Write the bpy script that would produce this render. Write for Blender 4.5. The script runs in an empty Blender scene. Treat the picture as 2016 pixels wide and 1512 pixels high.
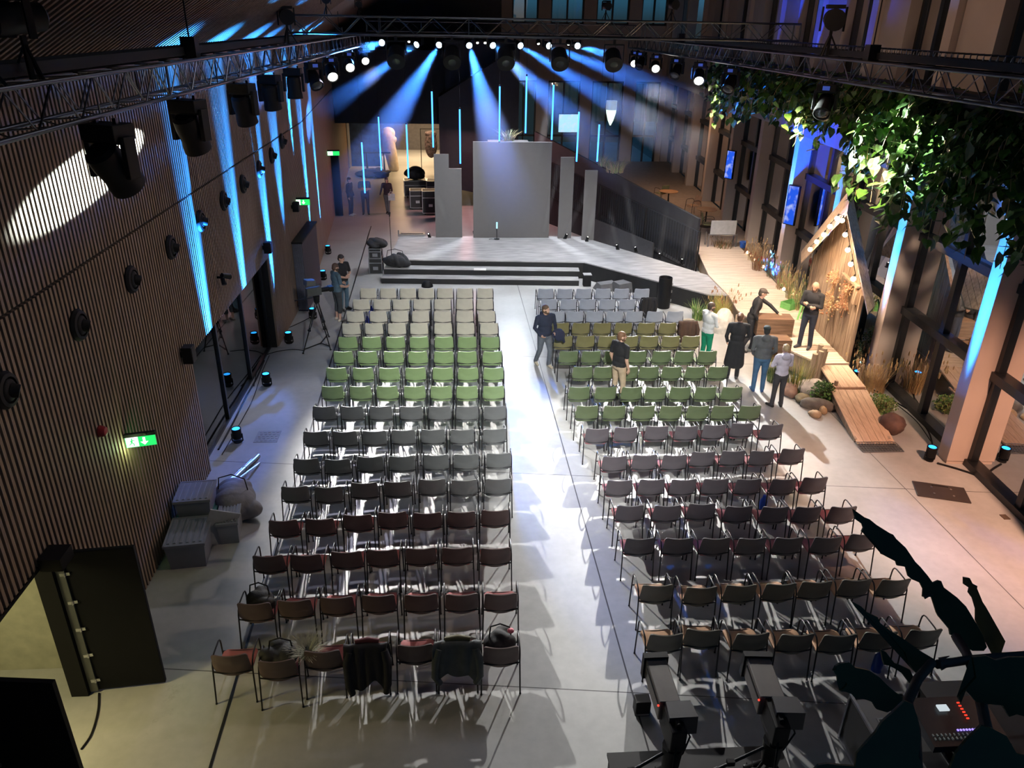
import bpy, bmesh, math, random
import numpy as np
from mathutils import Vector, Matrix, Euler
random.seed(7)
SC = bpy.context.scene
COL = SC.collection
PI = math.pi

# ------------------------------------------------------------------ camera
FPX = 1510.0; CAMZ = 8.2
_dn = np.array([-.018, 1, (756-42)/FPX]); _dn /= np.linalg.norm(_dn)
_x = 900-1008; _y = -(_x*_dn[0]+FPX*_dn[2])/_dn[1]
_Y = np.array([_x, _y, FPX]); _Y /= np.linalg.norm(_Y)
_Z = -_dn; _X = np.cross(_Y, _Z)
RC = np.array([_X, _Y, _Z])               # world = RC @ cam (cam: x right, y down, z forward)
cd = bpy.data.cameras.new('camera'); cam = bpy.data.objects.new('camera', cd); COL.objects.link(cam)
cd.sensor_width = 36; cd.lens = 36*FPX/2016; cd.clip_start = .05; cd.clip_end = 300
r_, u_, b_ = RC[:, 0], -RC[:, 1], -RC[:, 2]
cam.matrix_world = Matrix(((r_[0], u_[0], b_[0], 0), (r_[1], u_[1], b_[1], 0), (r_[2], u_[2], b_[2], CAMZ), (0, 0, 0, 1)))
SC.camera = cam
def _ray(u, v): return RC @ np.array([u-1008, v-756, FPX])
def G(u, v, z=0.0):                       # point of the photograph on the level z
    d = _ray(u, v); t = (z-CAMZ)/d[2]; return Vector((d[0]*t, d[1]*t, z))
def OX(u, v, x):
    d = _ray(u, v); t = x/d[0]; return Vector((x, d[1]*t, CAMZ+d[2]*t))
def OY(u, v, y):
    d = _ray(u, v); t = y/d[1]; return Vector((d[0]*t, y, CAMZ+d[2]*t))

# ------------------------------------------------------------------ world, exposure
w = bpy.data.worlds.new('night_sky'); SC.world = w; w.use_nodes = True
nt = w.node_tree; nt.nodes.clear()
o = nt.nodes.new('ShaderNodeOutputWorld'); bg = nt.nodes.new('ShaderNodeBackground')
tc = nt.nodes.new('ShaderNodeTexCoord'); sx = nt.nodes.new('ShaderNodeSeparateXYZ'); rp = nt.nodes.new('ShaderNodeValToRGB')
nt.links.new(tc.outputs['Generated'], sx.inputs[0]); nt.links.new(sx.outputs['Z'], rp.inputs[0])
e = rp.color_ramp.elements; e[0].position = .0; e[0].color = (.012, .018, .022, 1); e[1].position = .25; e[1].color = (.010, .035, .075, 1)
m_ = e.new(.03); m_.color = (.02, .07, .12, 1)
nt.links.new(rp.outputs[0], bg.inputs[0]); bg.inputs[1].default_value = 1.6; nt.links.new(bg.outputs[0], o.inputs[0])
SC.view_settings.view_transform = 'Standard'; SC.view_settings.look = 'None'
SC.view_settings.exposure = 0.0; SC.view_settings.gamma = 1.0; SC.view_settings.use_curve_mapping = False
SC.cycles.max_bounces = 6; SC.cycles.diffuse_bounces = 3; SC.cycles.glossy_bounces = 3; SC.cycles.transmission_bounces = 4
SC.cycles.transparent_max_bounces = 12; SC.cycles.volume_bounces = 0
SC.cycles.sample_clamp_indirect = 3.0; SC.cycles.caustics_reflective = False; SC.cycles.caustics_refractive = False
SC.cycles.use_denoising = True

# ------------------------------------------------------------------ materials
def _mat(name):
    m = bpy.data.materials.new(name); m.use_nodes = True; nt = m.node_tree; nt.nodes.clear()
    o = nt.nodes.new('ShaderNodeOutputMaterial'); return m, nt, o
def mat(name, col, rough=.6, metal=0., var=.12, scale=6., spec=.5, bump=0., bscale=60., emit=None, es=0., stretch=None):
    m, nt, o = _mat(name); L = nt.links.new
    p = nt.nodes.new('ShaderNodeBsdfPrincipled'); L(p.outputs[0], o.inputs[0])
    p.inputs['Roughness'].default_value = rough; p.inputs['Metallic'].default_value = metal
    p.inputs['Specular IOR Level'].default_value = spec
    tc = nt.nodes.new('ShaderNodeTexCoord'); src = tc.outputs['Object']
    if stretch:
        mp = nt.nodes.new('ShaderNodeMapping'); mp.inputs['Scale'].default_value = stretch; L(src, mp.inputs[0]); src = mp.outputs[0]
    n = nt.nodes.new('ShaderNodeTexNoise'); n.inputs['Scale'].default_value = scale; n.inputs['Detail'].default_value = 4; L(src, n.inputs['Vector'])
    r = nt.nodes.new('ShaderNodeValToRGB'); L(n.outputs[0], r.inputs[0])
    e = r.color_ramp.elements; e[0].position = .3; e[1].position = .7
    e[0].color = (*[c*(1-var) for c in col], 1); e[1].color = (*[min(1, c*(1+var)) for c in col], 1)
    L(r.outputs[0], p.inputs['Base Color'])
    if bump:
        n2 = nt.nodes.new('ShaderNodeTexNoise'); n2.inputs['Scale'].default_value = bscale; L(src, n2.inputs['Vector'])
        b = nt.nodes.new('ShaderNodeBump'); b.inputs['Strength'].default_value = bump; b.inputs['Distance'].default_value = .01
        L(n2.outputs[0], b.inputs['Height']); L(b.outputs[0], p.inputs['Normal'])
    if emit:
        p.inputs['Emission Color'].default_value = (*emit, 1); p.inputs['Emission Strength'].default_value = es
    return m
def emis(name, col, s):
    m, nt, o = _mat(name); e = nt.nodes.new('ShaderNodeEmission'); e.inputs[0].default_value = (*col, 1); e.inputs[1].default_value = s
    nt.links.new(e.outputs[0], o.inputs[0]); return m
def wood(name, c0, c1, axis='Y', scale=3., rough=.65, plank=0.):
    m, nt, o = _mat(name); L = nt.links.new
    p = nt.nodes.new('ShaderNodeBsdfPrincipled'); p.inputs['Roughness'].default_value = rough; L(p.outputs[0], o.inputs[0])
    tc = nt.nodes.new('ShaderNodeTexCoord'); mp = nt.nodes.new('ShaderNodeMapping')
    mp.inputs['Scale'].default_value = {'X': (.6, 9, 9), 'Y': (9, .6, 9), 'Z': (9, 9, .6)}[axis]
    L(tc.outputs['Object'], mp.inputs[0])
    n = nt.nodes.new('ShaderNodeTexNoise'); n.inputs['Scale'].default_value = scale; n.inputs['Detail'].default_value = 6; L(mp.outputs[0], n.inputs['Vector'])
    r = nt.nodes.new('ShaderNodeValToRGB'); L(n.outputs[0], r.inputs[0]); e = r.color_ramp.elements
    e[0].position = .32; e[1].position = .68; e[0].color = (*c0, 1); e[1].color = (*c1, 1)
    L(r.outputs[0], p.inputs['Base Color'])
    b = nt.nodes.new('ShaderNodeBump'); b.inputs['Strength'].default_value = .25; b.inputs['Distance'].default_value = .01; L(n.outputs[0], b.inputs['Height']); L(b.outputs[0], p.inputs['Normal'])
    return m
def glass(name, tint=(.8, .9, .9), refl=1.0):
    m, nt, o = _mat(name); L = nt.links.new
    t = nt.nodes.new('ShaderNodeBsdfTransparent'); t.inputs[0].default_value = (*tint, 1)
    g = nt.nodes.new('ShaderNodeBsdfGlossy'); g.inputs['Roughness'].default_value = .02; g.inputs[0].default_value = (refl, refl, refl, 1)
    f = nt.nodes.new('ShaderNodeFresnel'); f.inputs[0].default_value = 1.52
    mx = nt.nodes.new('ShaderNodeMixShader'); L(f.outputs[0], mx.inputs[0]); L(t.outputs[0], mx.inputs[1]); L(g.outputs[0], mx.inputs[2]); L(mx.outputs[0], o.inputs[0])
    return m
def haze_mat(name, density, col=(1, 1, 1), aniso=.0):
    m, nt, o = _mat(name); s = nt.nodes.new('ShaderNodeVolumeScatter'); s.inputs['Color'].default_value = (*col, 1)
    s.inputs['Density'].default_value = density; s.inputs['Anisotropy'].default_value = aniso
    nt.links.new(s.outputs[0], o.inputs['Volume']); return m

def floor_mat():
    m, nt, o = _mat('polished_concrete'); L = nt.links.new; N = nt.nodes.new
    p = N('ShaderNodeBsdfPrincipled'); L(p.outputs[0], o.inputs[0])
    tc = N('ShaderNodeTexCoord'); src = tc.outputs['Object']
    n1 = N('ShaderNodeTexNoise'); n1.inputs['Scale'].default_value = .55; n1.inputs['Detail'].default_value = 8; n1.inputs['Roughness'].default_value = .62; L(src, n1.inputs['Vector'])
    r1 = N('ShaderNodeValToRGB'); L(n1.outputs[0], r1.inputs[0]); e = r1.color_ramp.elements
    e[0].position = .28; e[0].color = (.36, .365, .36, 1); e[1].position = .72; e[1].color = (.50, .505, .50, 1)
    n2 = N('ShaderNodeTexNoise'); n2.inputs['Scale'].default_value = 7; n2.inputs['Detail'].default_value = 6; L(src, n2.inputs['Vector'])
    mx = N('ShaderNodeMix'); mx.data_type = 'RGBA'; mx.blend_type = 'MULTIPLY'; mx.inputs[0].default_value = .35
    r2 = N('ShaderNodeValToRGB'); L(n2.outputs[0], r2.inputs[0]); e = r2.color_ramp.elements; e[0].position = .3; e[0].color = (.75, .75, .75, 1); e[1].position = .65; e[1].color = (1, 1, 1, 1)
    L(r1.outputs[0], mx.inputs[6]); L(r2.outputs[0], mx.inputs[7])
    # dark scuff stains
    n3 = N('ShaderNodeTexNoise'); n3.inputs['Scale'].default_value = 1.1; n3.inputs['Detail'].default_value = 12; n3.inputs['Roughness'].default_value = .8; L(src, n3.inputs['Vector'])
    r3 = N('ShaderNodeValToRGB'); L(n3.outputs[0], r3.inputs[0]); e = r3.color_ramp.elements; e[0].position = .60; e[0].color = (1, 1, 1, 1); e[1].position = .74; e[1].color = (.55, .5, .46, 1)
    mx2 = N('ShaderNodeMix'); mx2.data_type = 'RGBA'; mx2.blend_type = 'MULTIPLY'; mx2.inputs[0].default_value = .8
    L(mx.outputs[2], mx2.inputs[6]); L(r3.outputs[0], mx2.inputs[7])
    # saw-cut joints: lines  a*x+b*y=c
    sep = N('ShaderNodeSeparateXYZ'); L(src, sep.inputs[0])
    cur = None
    def line(a, b, c, wd):
        nonlocal cur
        k = math.hypot(a, b); m1 = N('ShaderNodeMath'); m1.operation = 'MULTIPLY'; m1.inputs[1].default_value = a/k; L(sep.outputs[0], m1.inputs[0])
        m2 = N('ShaderNodeMath'); m2.operation = 'MULTIPLY_ADD'; m2.inputs[1].default_value = b/k; L(sep.outputs[1], m2.inputs[0]); L(m1.outputs[0], m2.inputs[2])
        m3 = N('ShaderNodeMath'); m3.operation = 'COMPARE'; m3.inputs[1].default_value = c/k; m3.inputs[2].default_value = wd; L(m2.outputs[0], m3.inputs[0])
        if cur is None: cur = m3.outputs[0]
        else:
            mm = N('ShaderNodeMath'); mm.operation = 'MAXIMUM'; L(cur, mm.inputs[0]); L(m3.outputs[0], mm.inputs[1]); cur = mm.outputs[0]
    line(1, .0167, 2.378, .011)
    line(1, .0167, -3.0-4.0, .011); line(1, .0167, 8.9, .008)
    for yy in (7.6, 13.1, 19.1, 30.5, 37, 43.8): line(.115, 1, yy+.14, .008)
    mx3 = N('ShaderNodeMix'); mx3.data_type = 'RGBA'; L(cur, mx3.inputs[0]); L(mx2.outputs[2], mx3.inputs[6]); mx3.inputs[7].default_value = (.07, .07, .07, 1)
    L(mx3.outputs[2], p.inputs['Base Color'])
    r4 = N('ShaderNodeMapRange'); r4.inputs[3].default_value = .24; r4.inputs[4].default_value = .42; L(n2.outputs[0], r4.inputs[0]); L(r4.outputs[0], p.inputs['Roughness'])
    p.inputs['Specular IOR Level'].default_value = .5
    return m

M = {}
M['floor'] = floor_mat()
M['slat'] = wood('oak_batten', (.20, .135, .092), (.30, .21, .15), 'Z')
M['slatback'] = mat('black_felt', (.012, .011, .011), .9)
M['roofslat'] = wood('roof_batten', (.19, .115, .08), (.28, .175, .125), 'X')
M['fin'] = mat('plastered_fin', (.52, .43, .38), .75, var=.05, scale=1.5)
M['spandrel'] = mat('plaster_spandrel', (.42, .41, .42), .8, var=.05)
M['black'] = mat('black_matt', (.006, .006, .007), .6, spec=.25)
M['blackm'] = mat('black_metal', (.008, .008, .009), .4, .4)
M['dark'] = mat('dark_lining', (.02, .021, .025), .7)
M['framedark'] = mat('window_frame_dark', (.012, .013, .015), .4)
M['alu'] = mat('aluminium', (.62, .63, .66), .28, 1., var=.06)
M['trussm'] = mat('truss_steel', (.10, .105, .115), .32, .9, var=.05)
M['stage'] = mat('stage_vinyl', (.33, .33, .335), .42, var=.30, scale=3.5, bump=.12, bscale=9., stretch=(.5, 2.2, 1))
M['skirt'] = mat('stage_skirt', (.010, .010, .011), .8, bump=.3, bscale=7.)
M['screen'] = mat('grey_scenic_panel', (.105, .10, .098), .7, var=.03)
M['deck'] = wood('deck_boards', (.50, .385, .30), (.70, .58, .475), 'X', 2.5)
M['ramp'] = wood('pine_ramp', (.52, .36, .25), (.70, .52, .38), 'Y', 2.5)
M['barn'] = wood('weathered_barn_board', (.20, .13, .085), (.44, .32, .22), 'Z', 2.5)
M['crate'] = wood('dark_crate_board', (.10, .055, .03), (.22, .13, .08), 'X', 3.)
M['post'] = wood('driftwood_post', (.28, .20, .14), (.48, .37, .27), 'Z', 3.)
M['glass'] = glass('window_glass')
M['bulb'] = emis('warm_bulb', (1., .72, .42), 9.)
M['ledblue'] = emis('led_blue', (.02, .30, 1.), 5.)
M['tube'] = emis('led_tube_blue', (.05, .26, 1.), 4.2)
M['lenswhite'] = emis('lit_lens_white', (1., .96, .88), 14.)
M['lensblue'] = emis('lit_lens_bluewhite', (.55, .78, 1.), 16.)
M['lensdark'] = mat('dark_lens', (.02, .022, .03), .08)
M['haze'] = haze_mat('stage_haze', .05)

# ------------------------------------------------------------------ mesh builder
class MB:
    def __init__(s): s.v = []; s.f = []; s.mi = []; s.cur = 0
    def add(s, vs, fs):
        b = len(s.v); s.v += [tuple(v) for v in vs]
        for f in fs: s.f.append([i+b for i in f]); s.mi.append(s.cur)
        return s
    def box(s, c, d, R=None):
        hx, hy, hz = d[0]/2, d[1]/2, d[2]/2; c = Vector(c)
        vs = [Vector((x, y, z)) for x in (-hx, hx) for y in (-hy, hy) for z in (-hz, hz)]
        if R is not None: vs = [R @ v for v in vs]
        return s.add([v+c for v in vs], [(0, 1, 3, 2), (4, 6, 7, 5), (0, 4, 5, 1), (2, 3, 7, 6), (0, 2, 6, 4), (1, 5, 7, 3)])
    def bbox(s, a, b): return s.box([(a[i]+b[i])/2 for i in range(3)], [abs(b[i]-a[i]) for i in range(3)])
    def bar(s, p0, p1, w, h=None, up=(0, 0, 1)):
        p0, p1 = Vector(p0), Vector(p1); d = (p1-p0); L = d.length; d.normalize(); u = Vector(up)
        if abs(d.dot(u)) > .98: u = Vector((1, 0, 0))
        x = d.cross(u).normalized(); z = x.cross(d)
        return s.box((p0+p1)/2, (w, L, h or w), Matrix((x, d, z)).transposed())
    def ring(s, c, a, b, r, n): return [c+a*(r*math.cos(2*PI*k/n))+b*(r*math.sin(2*PI*k/n)) for k in range(n)]
    def cyl(s, p0, p1, r0, r1=None, n=12, caps=True):
        p0, p1 = Vector(p0), Vector(p1); r1 = r0 if r1 is None else r1; d = (p1-p0).normalized()
        u = Vector((0, 0, 1)) if abs(d.z) < .95 else Vector((1, 0, 0)); a = d.cross(u).normalized(); b = d.cross(a)
        vs = s.ring(p0, a, b, r0, n)+s.ring(p1, a, b, r1, n); fs = [(k, (k+1) % n, n+(k+1) % n, n+k) for k in range(n)]
        if caps: fs += [tuple(range(n-1, -1, -1)), tuple(range(n, 2*n))]
        return s.add(vs, fs)
    def tube(s, pts, r, n=8, caps=True):
        pts = [Vector(p) for p in pts]; N = len(pts); rs = r if isinstance(r, (list, tuple)) else [r]*N
        vs = []; a = None
        for i, p in enumerate(pts):
            d = (pts[min(i+1, N-1)]-pts[max(i-1, 0)])
            d = d.normalized() if d.length > 1e-9 else Vector((0, 0, 1))
            if a is None:
                u = Vector((0, 0, 1)) if abs(d.z) < .9 else Vector((1, 0, 0)); a = d.cross(u).normalized()
            else: a = (a-d*a.dot(d)).normalized()
            vs += s.ring(p, a, d.cross(a), rs[i], n)
        fs = [(i*n+k, i*n+(k+1) % n, (i+1)*n+(k+1) % n, (i+1)*n+k) for i in range(N-1) for k in range(n)]
        if caps: fs += [tuple(range(n-1, -1, -1)), tuple(range((N-1)*n, N*n))]
        return s.add(vs, fs)
    def lathe(s, prof, c=(0, 0, 0), n=20, R=None):
        c = Vector(c); vs = []
        for r, z in prof:
            for k in range(n):
                v = Vector((r*math.cos(2*PI*k/n), r*math.sin(2*PI*k/n), z)); vs.append((R @ v if R is not None else v)+c)
        m = len(prof); fs = [(i*n+k, i*n+(k+1) % n, (i+1)*n+(k+1) % n, (i+1)*n+k) for i in range(m-1) for k in range(n)]
        fs += [tuple(range(n-1, -1, -1)), tuple(range((m-1)*n, m*n))]
        return s.add(vs, fs)
    def ell(s, c, rx, ry=None, rz=None, nu=14, nv=9, R=None):
        ry = rx if ry is None else ry; rz = rx if rz is None else rz; c = Vector(c); vs = []
        for j in range(1, nv):
            t = PI*j/nv
            for k in range(nu):
                v = Vector((rx*math.sin(t)*math.cos(2*PI*k/nu), ry*math.sin(t)*math.sin(2*PI*k/nu), rz*math.cos(t))); vs.append((R @ v if R is not None else v)+c)
        tp = Vector((0, 0, rz)); bt = Vector((0, 0, -rz))
        vs += [(R @ tp if R is not None else tp)+c, (R @ bt if R is not None else bt)+c]
        T = (nv-1)*nu; fs = [(j*nu+k, (j+1)*nu+k, (j+1)*nu+(k+1) % nu, j*nu+(k+1) % nu) for j in range(nv-2) for k in range(nu)]
        fs += [(T, k, (k+1) % nu) for k in range(nu)]+[(T+1, (nv-2)*nu+(k+1) % nu, (nv-2)*nu+k) for k in range(nu)]
        return s.add(vs, fs)
    def prism(s, poly, z0, z1, fn=None):
        fn = fn or (lambda x, y, z: (x, y, z)); n = len(poly)
        vs = [fn(x, y, z0) for x, y in poly]+[fn(x, y, z1) for x, y in poly]
        return s.add(vs, [tuple(range(n-1, -1, -1)), tuple(range(n, 2*n))]+[(k, (k+1) % n, n+(k+1) % n, n+k) for k in range(n)])
    def grid(s, fn, nu, nv, thick=None, nfn=None):
        vs = [Vector(fn(i/nu, j/nv)) for j in range(nv+1) for i in range(nu+1)]
        W = nu+1; fs = [(j*W+i, j*W+i+1, (j+1)*W+i+1, (j+1)*W+i) for j in range(nv) for i in range(nu)]
        if thick:
            nrm = [Vector((0, 0, 0)) for _ in vs]
            for f in fs:
                nn = (vs[f[1]]-vs[f[0]]).cross(vs[f[3]]-vs[f[0]])
                for q in f: nrm[q] += nn
            k = len(vs); vs2 = [v-nn.normalized()*thick if nn.length > 0 else v for v, nn in zip(vs, nrm)]
            bd = [i for i in range(W)]+[j*W+nu for j in range(1, nv+1)]+[nv*W+i for i in range(nu-1, -1, -1)]+[j*W for j in range(nv-1, 0, -1)]
            fs = fs+[tuple(q+k for q in reversed(f)) for f in fs]+[(bd[(i+1) % len(bd)], bd[i], bd[i]+k, bd[(i+1) % len(bd)]+k) for i in range(len(bd))]
            vs = vs+vs2
        return s.add(vs, fs)
    def xf(s, Mx, start=0):
        for i in range(start, len(s.v)): s.v[i] = tuple(Mx @ Vector(s.v[i]))
        return s
    def build(s, name, mats, parent=None, smooth=None, bevel=0):
        me = bpy.data.meshes.new(name); me.from_pydata(s.v, [], s.f)
        ml = mats if isinstance(mats, (list, tuple)) else [mats]
        for m in ml: me.materials.append(M[m] if isinstance(m, str) else m)
        if len(ml) > 1: me.polygons.foreach_set('material_index', s.mi)
        if smooth:
            me.polygons.foreach_set('use_smooth', [True]*len(me.polygons)); me.set_sharp_from_angle(angle=math.radians(smooth))
        me.update()
        o = bpy.data.objects.new(name, me); COL.objects.link(o)
        if parent is not None: o.parent = parent
        if bevel:
            b = o.modifiers.new('edge', 'BEVEL'); b.width = bevel; b.segments = 2; b.limit_method = 'ANGLE'
        return o
def tag(o, label, cat, group=None, kind=None):
    o['label'] = label; o['category'] = cat
    if group: o['group'] = group
    if kind: o['kind'] = kind
    return o
def thing(name, label, cat, loc=(0, 0, 0), rz=0., group=None):
    o = bpy.data.objects.new(name, None); COL.objects.link(o); o.location = loc; o.rotation_euler = (0, 0, rz); o.empty_display_size = .2
    return tag(o, label, cat, group)
def struct(o, label=None):
    o['kind'] = 'structure'
    if label: o['label'] = label
    return o
def dup(root, loc, rz, label, group=None, mats=None):
    r = root.copy(); COL.objects.link(r); r.location = loc; r.rotation_euler = (0, 0, rz); r['label'] = label
    if group: r['group'] = group
    for ch in root.children:
        c = ch.copy(); COL.objects.link(c); c.parent = r
        if mats and ch.name.split('.')[0] in mats and c.data: c.material_slots[0].link = 'OBJECT'; c.material_slots[0].material = mats[ch.name.split('.')[0]]
        for g in ch.children:
            d = g.copy(); COL.objects.link(d); d.parent = c
    return r
def lamp(kind, name, loc, target=None, energy=100, color=(1, 1, 1), size=.1, angle=40, blend=.5, parent=None, scale=None):
    l = bpy.data.lights.new(name, kind); l.energy = energy; l.color = color
    if kind == 'SPOT': l.spot_size = math.radians(angle); l.spot_blend = blend; l.shadow_soft_size = size
    elif kind == 'AREA': l.size = size
    else: l.shadow_soft_size = size
    o = bpy.data.objects.new(name, l); COL.objects.link(o); o.location = loc
    if target is not None:
        q = (Vector(target)-Vector(loc)).to_track_quat('-Z', 'Y'); o.rotation_mode = 'QUATERNION'; o.rotation_quaternion = q
    if scale: o.scale = scale
    return o
def jit(a): return random.uniform(-a, a)
# ------------------------------------------------------------------ big lights of the hall (placed with the lamps that carry them further down)
def wallx(y): return -5.0 if y < 26 else -5.0-.073*(y-26)
def finx(y): return 10.05+.065*(y-13.3)
# ------------------------------------------------------------------ setting
b = MB(); b.bbox((-14, .5, -.2), (12.9, 60, 0)); struct(b.build('floor', 'floor'))

# slatted wall (battens on black felt), with the glazed opening and the open double door left out
b = MB(); b.cur = 0
y = 2.6
while y < 47.6:
    x = wallx(y); segs = [(0.02, 5.17), (5.21, 7.66)]
    if 13.42 < y < 19.85: segs = [(2.52, 5.17), (5.21, 7.66)]
    if 5.9 < y < 7.9: segs = [(2.29, 5.17), (5.21, 7.66)]
    for z0, z1 in segs: b.box((x-.025, y, (z0+z1)/2), (.05, .052, z1-z0))
    y += .1
b.cur = 1
def backing(y0, y1, z0, z1):
    x0, x1 = wallx(y0), wallx(y1)
    b.prism([(x0-.05, y0), (x1-.05, y1), (x1-.22, y1), (x0-.22, y0)], z0, z1)
backing(2, 5.9, 0, 7.7); backing(5.9, 7.9, 2.29, 7.7); backing(7.9, 13.42, 0, 7.7); backing(13.42, 19.85, 2.52, 7.7); backing(19.85, 26, 0, 7.7); backing(26, 48, 0, 7.7)
struct(b.build('wall_left', ['slat', 'slatback']))

# glazed opening with room behind
b = MB()
for yy in (13.45, 15.6, 17.7, 19.8): b.bbox((-5.3, yy-.04, 0), (-5.2, yy+.04, 2.52))
b.bbox((-5.3, 13.4, 2.44), (-5.2, 19.85, 2.52)); b.bbox((-5.3, 13.4, 0), (-5.2, 19.85, .05))
struct(b.build('window_1', 'framedark'))
b = MB(); b.bbox((-5.255, 13.49, .05), (-5.245, 19.76, 2.44)); g = b.build('pane', 'glass', bpy.data.objects['window_1'])
b = MB(); b.bbox((-5.22, 12.9, 0), (-13.6, 13.4, 2.9)); b.bbox((-13.4, 12.9, 0), (-13.8, 21, 2.9)); b.bbox((-5.22, 19.9, 0), (-13.6, 20.4, 2.9)); b.bbox((-5.22, 12.9, 2.75), (-13.8, 20.4, 2.9))
struct(b.build('wall_side_room', mat('side_room_paint', (.16, .16, .2), .7)))
# lit room behind the open door
b = MB(); b.bbox((-5.22, 4.2, 0), (-7.6, 4.4, 2.8)); b.bbox((-7.4, 4.2, 0), (-7.6, 8.6, 2.8)); b.bbox((-5.22, 8.3, 0), (-7.6, 8.5, 2.8)); b.bbox((-5.22, 4.2, 2.7), (-7.6, 8.5, 2.8))
struct(b.build('wall_door_room', mat('door_room_paint', (.42, .42, .33), .7)))

# pitched ceiling over the left half, battens running up the slope
SL = .63
b = MB(); b.cur = 0
y = 4.0; L = 7.6; dx = L/math.hypot(1, SL)
while y < 47.5:
    x0 = wallx(y); b.bar((x0-.1, y, 7.66-.063+.03), (x0+dx, y, 7.66+dx*SL+.03), .06, .05); y += .16
b.cur = 1
b.add([(-5.4, 2, 7.75-.25), (2.2, 2, 7.75+7.2*SL), (2.2, 26, 7.75+7.2*SL), (-5.4, 26, 7.5), (-5.4, 2, 7.9-.25), (2.2, 2, 7.9+7.2*SL), (2.2, 26, 7.9+7.2*SL), (-5.4, 26, 7.65)], [(0, 1, 2, 3), (7, 6, 5, 4), (0, 4, 5, 1), (1, 5, 6, 2), (2, 6, 7, 3), (3, 7, 4, 0)])
b.add([(-5.4, 26, 7.5), (2.2, 26, 7.75+7.2*SL), (.6, 49, 7.75+7.2*SL), (-7.0, 49, 7.5), (-5.4, 26, 7.65), (2.2, 26, 7.9+7.2*SL), (.6, 49, 7.9+7.2*SL), (-7.0, 49, 7.65)], [(0, 1, 2, 3), (7, 6, 5, 4), (0, 4, 5, 1), (1, 5, 6, 2), (2, 6, 7, 3), (3, 7, 4, 0)])
struct(b.build('ceiling', ['roofslat', 'slatback']))
b = MB(); b.add([(2.2, 2, 12.29), (13.5, 2, 10.6), (15.5, 49, 10.6), (.6, 49, 12.29), (2.2, 2, 12.45), (13.5, 2, 10.8), (15.5, 49, 10.8), (.6, 49, 12.45)], [(0, 1, 2, 3), (7, 6, 5, 4), (0, 4, 5, 1), (1, 5, 6, 2), (2, 6, 7, 3), (3, 7, 4, 0)])
struct(b.build('ceiling_right', 'slatback'))
b = MB(); b.bbox((-7, 1.6, 0), (13, 2.0, 4.0)); struct(b.build('wall_behind', mat('rear_wall_paint', (.05, .05, .055), .8)))

# ---- right hand facade: fins, glazing, spandrel, upper windows
PHI = math.atan(.065); ux, uy = math.sin(PHI), math.cos(PHI)     # along the facade / nx,ny out of the room
nx, ny = uy, -ux
def fpt(y, d, z): return (finx(y)+nx*d, y+ny*d, z)
def fbox(mb, y0, y1, d0, d1, z0, z1):
    mb.prism([(fpt(y0, d0, 0)[:2]), (fpt(y1, d0, 0)[:2]), (fpt(y1, d1, 0)[:2]), (fpt(y0, d1, 0)[:2])], z0, z1)
fy = [13.3+3.83*i for i in range(-2, 10)]
for i, y in enumerate(fy):
    b = MB(); fbox(b, y-.18, y+.18, 0, .5, .08, 5.12); fbox(b, y-.16, y+.16, .02, .5, 0, .08)
    struct(b.build('wall_fin', 'fin'))
    b = MB(); fbox(b, y-.18, y+.18, .0, .5, 7.0, 10.6); struct(b.build('wall_fin_upper', 'fin'))
b = MB(); fbox(b, 4, 48.5, -.06, .6, 5.12, 7.0); struct(b.build('wall_spandrel', 'spandrel'))
b = MB(); fbox(b, 4, 48.5, .3, .9, 10.5, 10.7); struct(b.build('wall_parapet', 'dark'))
for i in range(len(fy)-1):
    y0, y1 = fy[i]+.18, fy[i+1]-.18; ym = (y0+y1)/2
    fr = MB()
    for yy, wd in ((y0+.06, .12), (ym, .16), (y1-.06, .12)): fbox(fr, yy-wd/2, yy+wd/2, .42, .62, 0, 5.12)
    for z0, z1 in ((0, .14), (1.95, 2.13), (3.75, 3.93), (5.0, 5.12)): fbox(fr, y0, y1, .36, .62, z0, z1)
    wobj = struct(fr.build('window_%d' % (i+2), 'framedark'))
    gl = MB()
    for a, c in ((y0+.12, ym-.08), (ym+.08, y1-.12)): fbox(gl, a, c, .5, .512, .14, 5.0)
    gl.build('pane', 'glass', wobj)
    if i < 9:
        fr = MB()
        for yy, wd in ((y0+.05, .10), (y0+1.15, .16), (ym+.3, .1), (y1-.05, .10)): fbox(fr, yy-wd/2, yy+wd/2, .42, .6, 7.0, 10.5)
        for z0, z1 in ((7.0, 7.12), (10.38, 10.5)): fbox(fr, y0, y1, .42, .6, z0, z1)
        wobj = struct(fr.build('window_%d' % (i+20), 'framedark'))
        gl = MB(); fbox(gl, y0+.1, y1-.1, .5, .512, 7.12, 10.38); gl.build('pane', 'glass', wobj)
        fr = MB(); fbox(fr, ym+.35, y1-.02, .15, .5, 7.0, 10.5); struct(fr.build('wall_pier_upper', 'fin'))

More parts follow.
